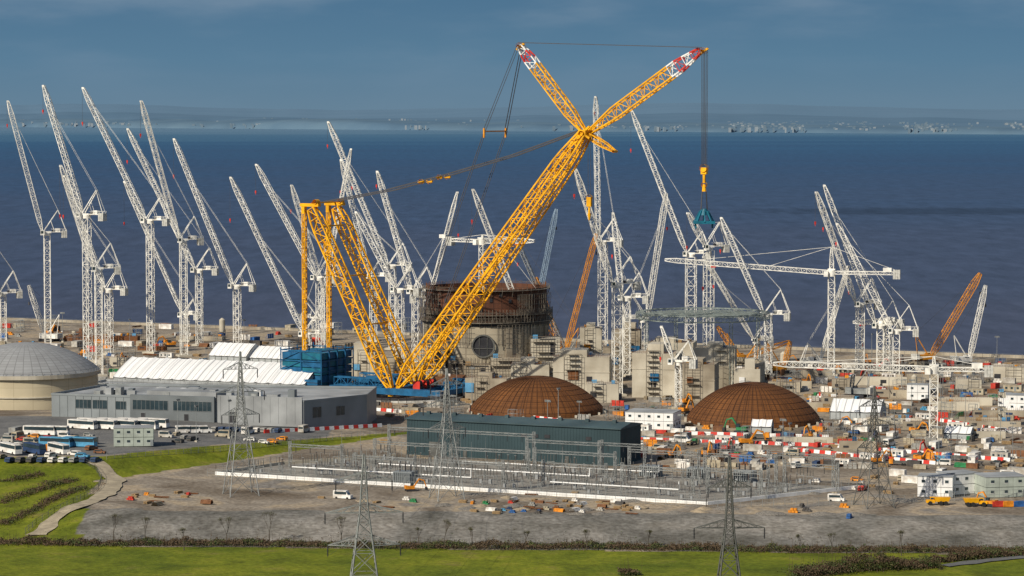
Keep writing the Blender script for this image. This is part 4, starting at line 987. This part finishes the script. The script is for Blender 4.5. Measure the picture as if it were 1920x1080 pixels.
m=MB(); m.cyl((0,0),1.5,1.5,2,8,16); m.cyl((0,0),.3,1.5,.8,2,16,cap=False); 
l=MB()
for x,y in ((1.2,1.2),(-1.2,1.2),(-1.2,-1.2),(1.2,-1.2)): l.st((x,y,0),(x,y,3),.12)
tp=MB(); tp.cyl((0,0),1.5,.4,8.002,9,16); kind('cement_silo',[('tank',m,[COL]),('leg',l,[GR]),('cap',tp,[COL])])
def heap(nm,r,h,M):
    m=MB(); n=18; K=7
    for k in range(K+1):
        for i in range(n):
            t=2*PI*i/n; rr=r*(1-k/K)*(1+.35*noise.noise(V((math.cos(t)*1.5,math.sin(t)*1.5,k*.3)))); z=h*(1-(1-k/K)**1.3)*(.85+.35*noise.noise(V((i,k,1)))) if k else 0
            m.v.append((rr*math.cos(t),rr*math.sin(t)*.7,z-.05))
    for k in range(K):
        for i in range(n): j=(i+1)%n; m.f.append((k*n+i,k*n+j,(k+1)*n+j,(k+1)*n+i)); m.m.append(0)
    kind1(nm,m,[M])
heap('sand_heap',6,1.8,SAND); heap('rubble_heap',7,1.5,mat('grey_rubble',(.25,.225,.19),.95,var=.5,scale=1.5,bump=.3))
COLS=[(.03,.12,.35),(.03,.22,.08),(.78,.76,.71),(.55,.05,.03),(.22,.1,.045),(.48,.46,.41),(.08,.3,.5),(.42,.37,.27),(.03,.06,.14),(.75,.28,.02),(.32,.32,.3),(.09,.085,.08),(.3,.25,.17)]
CN={0:'blue',1:'green',2:'white',3:'red',4:'rusty brown',5:'pale grey',6:'light blue',7:'beige',8:'navy blue',9:'orange',10:'grey',11:'dark grey',12:'tan'}
WT=[2,7,2,5,10,2,2,4,12,7,10,0,11,3,3,4,6,8,4,9,7,2,9,10,11,0,9,3,1,11]
RADI={'shipping_container':3.4,'portable_cabin':4.4,'pipe_stack':3.2,'timber_stack':2.4,'block_stack':2.2,'rebar_bundle':3.5,'scaffold_tower':3.2,'formwork_panel':3.4,'cement_silo':2,'sand_heap':5,'rubble_heap':6,'excavator':4,'dump_truck':4.4,'van':3,'parked_car':2.4,'flatbed_lorry':4.6,'floodlight_mast':.8}
def lbl(n,ci):
    c=CN[ci]
    return {'shipping_container':(f'{c} corrugated steel shipping container on the site','container'),'portable_cabin':(f'{c} portable site cabin with small windows','cabin'),
     'pipe_stack':(f'stack of {c} pipes on bare ground','pipes'),'timber_stack':('stack of sawn timber on bare ground','timber'),'block_stack':(f'stack of {c} blocks and crates on bare ground','blocks'),
     'rebar_bundle':('bundle of rusty reinforcing bars on bearers','rebar'),'scaffold_tower':('free-standing steel scaffold tower in the yard','scaffold'),'formwork_panel':(f'{c} propped concrete formwork panels standing upright','formwork'),
     'cement_silo':('pale cement silo on four legs','silo'),'sand_heap':('low heap of tan sand on gravel','sand heap'),'rubble_heap':('low heap of grey rubble on gravel','rubble heap'),
     'excavator':(f'{c} tracked excavator with bent boom','excavator'),'dump_truck':('yellow articulated dump truck parked on gravel','dump truck'),'van':(f'{c} panel van parked on the site','van'),
     'parked_car':(f'{c} car parked on the site','car'),'flatbed_lorry':(f'{c} flatbed lorry loaded with timber','lorry'),'floodlight_mast':('tall grey floodlight mast with four lamps','floodlight')}[n]
def put(n,P,rot=None,ci=None,s=1):
    ci=random.choice(WT) if ci is None else ci; l,c=lbl(n,ci); rot=U(0,PI) if rot is None else rot
    occ(P,RADI[n]*s); return place(n,P,rot,l,c,n.replace('_',' ')+'s around the site',COLS[ci],s)
def scatter(region,counts,tries=40,sz=1.0):
    u0,u1,v0,v1=region
    for n,k in counts.items():
        for _ in range(k):
            for t in range(tries):
                P=gnd(U(u0,u1),U(v0,v1)); ss=sz if n not in('van','parked_car','excavator','floodlight_mast') else max(sz,.9)
                if free(P.x,P.y,RADI[n]*.85*ss):
                    rot=-.42+random.choice((0,PI/2,PI))+U(-.2,.2) if n not in('sand_heap','excavator') else U(0,6)
                    ci=random.choice((9,9,9,3)) if n=='excavator' else (random.choice((2,2,2,5,7)) if n in ('portable_cabin','van') else None)
                    put(n,P,rot,ci,s=U(.85,1.15)*ss); break
for i in range(3): put('van',gnd(345+i*18,812),.3,2)
CB=[(155+i*19,803+(-1 if i%2 else 1)*1.5,2,-.45) for i in range(8)]+[(75+i*24,816,2,-.2) for i in range(2)]+[(20+i*45,850,(2,8,2)[i],-.9) for i in range(3)]+[(105,838,6,-.3),(150,838,6,-.3)]
for u,v,ci,rot in CB:
    P=gnd(u,v); occ(P,4); place('coach',P,rot+U(-.08,.08),f'{CN[ci]} coach parked in the bus park','coach','coaches in the bus park',COLS[ci],.92)
for i in range(10): put('parked_car',gnd(405+i*13,808+i*.3),1.2,random.choice((2,8,11,3,10)))
for i in range(9): put('parked_car',gnd(20+i*20,866),1.2,random.choice((2,8,11,10)))
scatter((0,200,815,860),dict(parked_car=22,van=4,shipping_container=3),sz=.9)
scatter((300,560,812,832),dict(parked_car=8,van=3,floodlight_mast=3),sz=.9)
for u,v in ((1757,947),(1830,949)): put('dump_truck',gnd(u,v),PI if u<1800 else 0,None,.72)
put('excavator',gnd(1858,949),2.4,9,.75); put('excavator',gnd(770,921),.3,9,.7); put('excavator',gnd(1390,812),2.6,1); put('excavator',gnd(1400,835),.3,9)
for i,ci in enumerate((3,9,0,9)): put('shipping_container',gnd(1872+i*20,950),.1,ci,.6)
def brow(u0,v0,u1,v1):
    A=gnd(u0,v0);B_=gnd(u1,v1);d=B_-A;l=d.length;n=int(l/2.15);rot=math.atan2(d.y,d.x)
    for i in range(n):
        P=A+d*(i/n); P.z=terr(P.x,P.y); c=('red','white')[(i//1)%2]
        place(c+'_barrier',P,rot,f'{c} plastic road barrier in a long row','barrier','red and white plastic barrier rows',s=1.1)
brow(500,812,720,800); brow(885,772,1130,800); brow(1200,826,1560,838); brow(1290,815,1560,822); brow(1560,838,1900,866); brow(1760,790,1900,812); brow(1480,845,1760,872); brow(700,770,780,776)
scatter((0,560,612,722),dict(shipping_container=22,portable_cabin=16,block_stack=26,pipe_stack=12,timber_stack=18,formwork_panel=22,scaffold_tower=20,floodlight_mast=9,rebar_bundle=12,excavator=4,cement_silo=2,rubble_heap=4),sz=.85)
scatter((1190,1920,745,880),dict(floodlight_mast=14,shipping_container=34,portable_cabin=28,flatbed_lorry=10,van=14,parked_car=16,excavator=12,sand_heap=3,rubble_heap=5,scaffold_tower=30,block_stack=60,pipe_stack=36,timber_stack=44,rebar_bundle=36,formwork_panel=44),sz=.68)
scatter((1380,1920,680,748),dict(floodlight_mast=9,shipping_container=18,portable_cabin=16,block_stack=28,formwork_panel=28,scaffold_tower=30,rebar_bundle=12,cement_silo=2,excavator=6,timber_stack=16),sz=.8)
scatter((640,1180,690,790),dict(floodlight_mast=5,shipping_container=12,portable_cabin=6,block_stack=20,formwork_panel=20,scaffold_tower=14,pipe_stack=10,timber_stack=16,flatbed_lorry=3,van=5,excavator=3),sz=.75)
scatter((560,1000,615,690),dict(shipping_container=5,portable_cabin=5,scaffold_tower=8,formwork_panel=10))
scatter((230,400,925,948),dict(timber_stack=6,block_stack=5,rebar_bundle=3,pipe_stack=2),sz=.5)
scatter((560,1100,925,955),dict(sand_heap=3,rubble_heap=5,timber_stack=5,block_stack=5,rebar_bundle=3,pipe_stack=2,van=1),sz=.5)
scatter((880,1200,938,964),dict(timber_stack=15,block_stack=17,pipe_stack=7,rebar_bundle=6,rubble_heap=4,sand_heap=2,excavator=1),sz=.48)
scatter((1240,1600,950,975),dict(sand_heap=2,rubble_heap=5,block_stack=4),sz=.6)
scatter((1500,1700,895,960),dict(timber_stack=4,block_stack=5,van=2,rubble_heap=3,parked_car=2),sz=.6)
scatter((1660,1920,890,925),dict(shipping_container=3,portable_cabin=3,van=3,parked_car=5,timber_stack=4),sz=.8)
scatter((560,1180,800,830),dict(van=3,floodlight_mast=4,timber_stack=3),sz=.8)
m=MB(); A=V((-420,shore(-420),0)); B_=V((420,shore(420),0)); d=(B_-A); l=d.length; d/=l; m.ob((0,0,0),d,V((-d.y,d.x,0)),0,l,-1,0,-3,1.3)
o=m.obj('sea_wall',[CO],loc=A); tag(o,'long pale concrete sea wall along the shore','sea wall')
fence([V((x,shore(x)-6,0)) for x in range(-330,331,60)],'long construction hoarding fence along the shore',2.2,False,GR)
def ribbon(name,px,w,M,dz=.1):
    P=[gnd(*q) for q in px]; Q=[]
    for a_,b_ in zip(P,P[1:]):
        n=max(1,int((b_-a_).length/2))
        for i in range(n): Q.append(a_.lerp(b_,i/n))
    Q.append(P[-1]); m=MB()
    for _ in range(8): Q=[Q[0]]+[(Q[i-1]+Q[i]*2+Q[i+1])/4 for i in range(1,len(Q)-1)]+[Q[-1]]
    k=4
    for i,q in enumerate(Q):
        d=(Q[min(i+1,len(Q)-1)]-Q[max(0,i-1)]); d.z=0; d.normalize(); s_=V((-d.y,d.x,0)); wl=w*(1+.5*noise.noise(V((i*.35,0,w)))); wr=w*(1+.5*noise.noise(V((i*.35,9,w))))
        for j in range(k+1): f=j/k-.5; x=q+s_*f*(wl if f<0 else wr); m.v.append((x.x,x.y,terr(x.x,x.y)+.2+dz))
    for i in range(len(Q)-1):
        for j in range(k): a_=i*(k+1)+j; m.f.append((a_,a_+1,a_+k+2,a_+k+1)); m.m.append(0)
    o=m.obj(name,[M]); o['kind']='structure'; return Q
PM=mat('tan_stone_track',(.38,.32,.22),.95,c2=(.24,.2,.14),scale=.35,bump=.1); Q=ribbon('path',[(168,862),(200,880),(216,900),(205,922),(165,945),(110,968),(80,990),(70,1005)],5.5,PM)
AS=mat('asphalt_road',(.13,.13,.125),.9,var=.25,scale=.5)
ribbon('road',[(1770,1062),(1850,1052),(1925,1045)],4,AS,.05)
fence([V((q.x-3.6,q.y,terr(q.x-3.6,q.y))) for q in Q[::5]],'timber and steel fence beside the curving path',1.8,False,GRD)
fence([gnd(200,862),gnd(400,848),gnd(600,828),gnd(750,812)],'thin grey fence along the top of the grass bank',2,False)
# ---------------------------------------------------------------- vegetation
def hedge(px,w,h,dens,label,P=None):
    P=P or [gnd(*q) for q in px]; b=P[0].copy(); m=MB()
    for a_,c_ in zip(P,P[1:]):
        L_=(c_-a_).length; d=(c_-a_)/L_; n=V((-d.y,d.x,0))
        for _ in range(int(L_*dens)):
            s=U(0,L_); q=a_+d*s; hh=h*(.4+.9*abs(noise.noise(V((q.x*.11,q.y*.11,0))))+.4*noise.noise(V((q.x*.5,1,0))))
            q=q+n*random.gauss(0,w*.33); z=max(.1,hh)*(R()**.7); g=V((q.x,q.y,terr(q.x,q.y)+z))-b
            a1=V((U(-1,1),U(-1,1),U(-1,1))).normalized(); b1=a1.cross(V((U(-1,1),U(-1,1),U(-1,1)))).normalized(); s_=U(.08,.26)
            nz=noise.noise(V((q.x*.2,q.y*.2,z))); mi=1 if nz+U(-.2,.2)>-.08 else (0 if R()<.6 else 2)
            m.face([g-a1*s_,g+b1*s_*.7,g+a1*s_,g-b1*s_*.7],mi)
        for _ in range(int(L_*1.8)):
            q=a_+d*U(0,L_)+n*random.gauss(0,w*.3); g=V((q.x,q.y,terr(q.x,q.y)))-b; m.st(g,g+V((U(-.4,.4),U(-.4,.4),h*U(.8,1.7))),.03,1,r2=.012)
    o=m.obj('hedge',LEAF,loc=b); tag(o,label,'hedge','field hedges')
xs=[-135,-105,-75,-45,-15,15,45,75,105,135]
for x0,x1 in zip(xs,xs[1:]):
    f=lambda x:V((x,ybot(x)-4+1.5*math.sin(x*.07),terr(x,ybot(x)-5)))
    hedge(None,6,2.0,240,'untrimmed brown-green hedge along the field edge',P=[f(x0),f(x1)])
hedge([(1490,1084),(1580,1072),(1700,1066),(1760,1064)],6,5,480,'dense brown bramble thicket at the field corner')
hedge([(1750,1055),(1830,1048),(1925,1040)],3,2.4,260,'low brown hedge beside the road')
hedge([(0,945),(60,925),(140,900)],4,1.6,90,'brown scrub hedge on the grassy terrace'); hedge([(0,985),(70,955),(160,915)],4,1.6,90,'brown scrub hedge on the grassy terrace')
hedge([(1160,1080),(1200,1078)],3,3,220,'brown bush in the field'); hedge([(0,905),(80,890)],4,1.5,90,'brown scrub on the grassy terrace')
m=MB()
for _ in range(9000):
    if R()<.75: x=U(-118,130); y=ybot(x)+abs(random.gauss(0,8))-6
    else: x=U(-150,-118); y=U(740,862)
    if noise.noise(V((x*.08,y*.08,4)))<-.02 and R()<.88: continue
    s_=U(.08,.24); g=V((x,y,terr(x,y)+U(.05,.35))); a1=V((U(-1,1),U(-1,1),U(-.3,1))).normalized(); b1=a1.cross(V((U(-1,1),U(-1,1),U(-1,1)))).normalized()
    m.face([g-a1*s_,g+b1*s_*.6,g+a1*s_,g-b1*s_*.6],1 if R()<.5 else (0 if R()<.6 else 2))
o=m.obj('rough_scrub',LEAF); o['kind']='stuff'; tag(o,'patchy brown-green scrub tufts on banks','scrub')
def bare_tree(P,H,lab):
    root=top('bare_tree',P,lab,'tree','small leafless trees along the bank'); t=MB(); c=MB()
    t.st((0,0,0),(0,0,H*.4),.12,r2=.09,n=6)
    def br(p,d,l,r,k):
        q=p+d*l; c.st(p,q,r,0,r2=r*.6)
        if k==0:
            for _ in range(3): x=q+V((U(-.3,.3),U(-.3,.3),U(-.3,.3))); a1=V((U(-1,1),U(-1,1),U(-1,1))).normalized()*.1; b1=a1.cross(Z); c.face([x-a1,x+b1,x+a1,x-b1],1)
            return
        for _ in range(3): br(q,(d+V((U(-.45,.45),U(-.45,.45),U(.05,.5)))).normalized(),l*.72,r*.6,k-1)
    for _ in range(3): br(V((0,0,H*.38)),V((U(-.35,.35),U(-.35,.35),1)).normalized(),H*.26,.05,3)
    t.obj('trunk',[BARK],root); c.obj('crown',[BARK,LEAF[0]],root)
for u,v in ((213,1018),(272,1020),(425,1022),(505,1018),(785,1025),(833,1030),(885,1026),(985,1028),(1100,1032),(1215,1026),(1500,1034),(1560,1038),(1690,1042),(640,1024),(345,1032)):
    bare_tree(gnd(u,v),U(4,8),'small leafless tree at the foot of the gravel bank')
# ---------------------------------------------------------------- camera, light, sky
cam=bpy.data.cameras.new('camera'); co=bpy.data.objects.new('camera',cam); col.objects.link(co); co.location=(0,0,CH); co.rotation_euler=(PI/2-pt,0,0); cam.lens=100; cam.sensor_width=36; cam.clip_start=1; cam.clip_end=100000; sc.camera=co
el=math.radians(36); az=V((-.7,-.71,0)).normalized(); sv=V((az.x*math.cos(el),az.y*math.cos(el),math.sin(el)))
sl=bpy.data.lights.new('sun','SUN'); sl.energy=5.0; sl.angle=math.radians(.5); sl.color=(1,.92,.78); so=bpy.data.objects.new('sun',sl); col.objects.link(so); so.rotation_euler=sv.to_track_quat('Z','Y').to_euler(); so.location=(0,0,300)
w=bpy.data.worlds.new('World'); sc.world=w; w.use_nodes=True; nt=w.node_tree;N=nt.nodes;L=nt.links; bg=N['Background']; bg.inputs[1].default_value=.09
sky=N.new('ShaderNodeTexSky'); sky.sky_type='NISHITA'; sky.sun_disc=False; sky.sun_elevation=el; sky.sun_rotation=math.atan2(sv.x,sv.y)
tc=N.new('ShaderNodeTexCoord'); sx=N.new('ShaderNodeSeparateXYZ'); L.new(tc.outputs['Generated'],sx.inputs[0])
r=N.new('ShaderNodeValToRGB'); mr=N.new('ShaderNodeMapRange'); mr.inputs[1].default_value=0; mr.inputs[2].default_value=.05; L.new(sx.outputs[2],mr.inputs[0]); L.new(mr.outputs[0],r.inputs[0])
r.color_ramp.elements[0].color=(.135,.225,.31,1); r.color_ramp.elements[1].color=(.068,.162,.275,1); e=r.color_ramp.elements.new(.4); e.color=(.1,.205,.31,1)
mp=N.new('ShaderNodeMapping'); mp.inputs['Scale'].default_value=(12,12,55); L.new(tc.outputs['Generated'],mp.inputs[0]); nz=N.new('ShaderNodeTexNoise'); nz.inputs['Scale'].default_value=1; nz.inputs['Detail'].default_value=6; nz.inputs['Roughness'].default_value=.5; L.new(mp.outputs[0],nz.inputs['Vector'])
m1=N.new('ShaderNodeMapRange'); m1.interpolation_type='SMOOTHSTEP'; m1.inputs[1].default_value=.42; m1.inputs[2].default_value=.75; m1.inputs[4].default_value=.8; L.new(nz.outputs['Fac'],m1.inputs[0])
m2=N.new('ShaderNodeMapRange'); m2.inputs[1].default_value=.01; m2.inputs[2].default_value=.04; m2.inputs[3].default_value=.2; L.new(sx.outputs[2],m2.inputs[0]); mu=N.new('ShaderNodeMath'); mu.operation='MULTIPLY'; L.new(m1.outputs[0],mu.inputs[0]); L.new(m2.outputs[0],mu.inputs[1])
cx=N.new('ShaderNodeMix'); cx.data_type='RGBA'; L.new(mu.outputs[0],cx.inputs[0]); L.new(r.outputs[0],cx.inputs[6]); cx.inputs[7].default_value=(.19,.275,.37,1)
sc_=N.new('ShaderNodeVectorMath'); sc_.operation='SCALE'; sc_.inputs[3].default_value=11.1; L.new(cx.outputs[2],sc_.inputs[0])
fx=N.new('ShaderNodeMapRange'); fx.inputs[1].default_value=.06; fx.inputs[2].default_value=.3; L.new(sx.outputs[2],fx.inputs[0])
mx=N.new('ShaderNodeMix'); mx.data_type='RGBA'; L.new(fx.outputs[0],mx.inputs[0]); L.new(sc_.outputs[0],mx.inputs[6]); L.new(sky.outputs[0],mx.inputs[7]); L.new(mx.outputs[2],bg.inputs[0])
sc.view_settings.view_transform='Standard'; sc.view_settings.look='None'; sc.view_settings.exposure=0
for n,(rt,ch) in KD.items():
    for c in ch: bpy.data.objects.remove(c)
    bpy.data.objects.remove(rt)
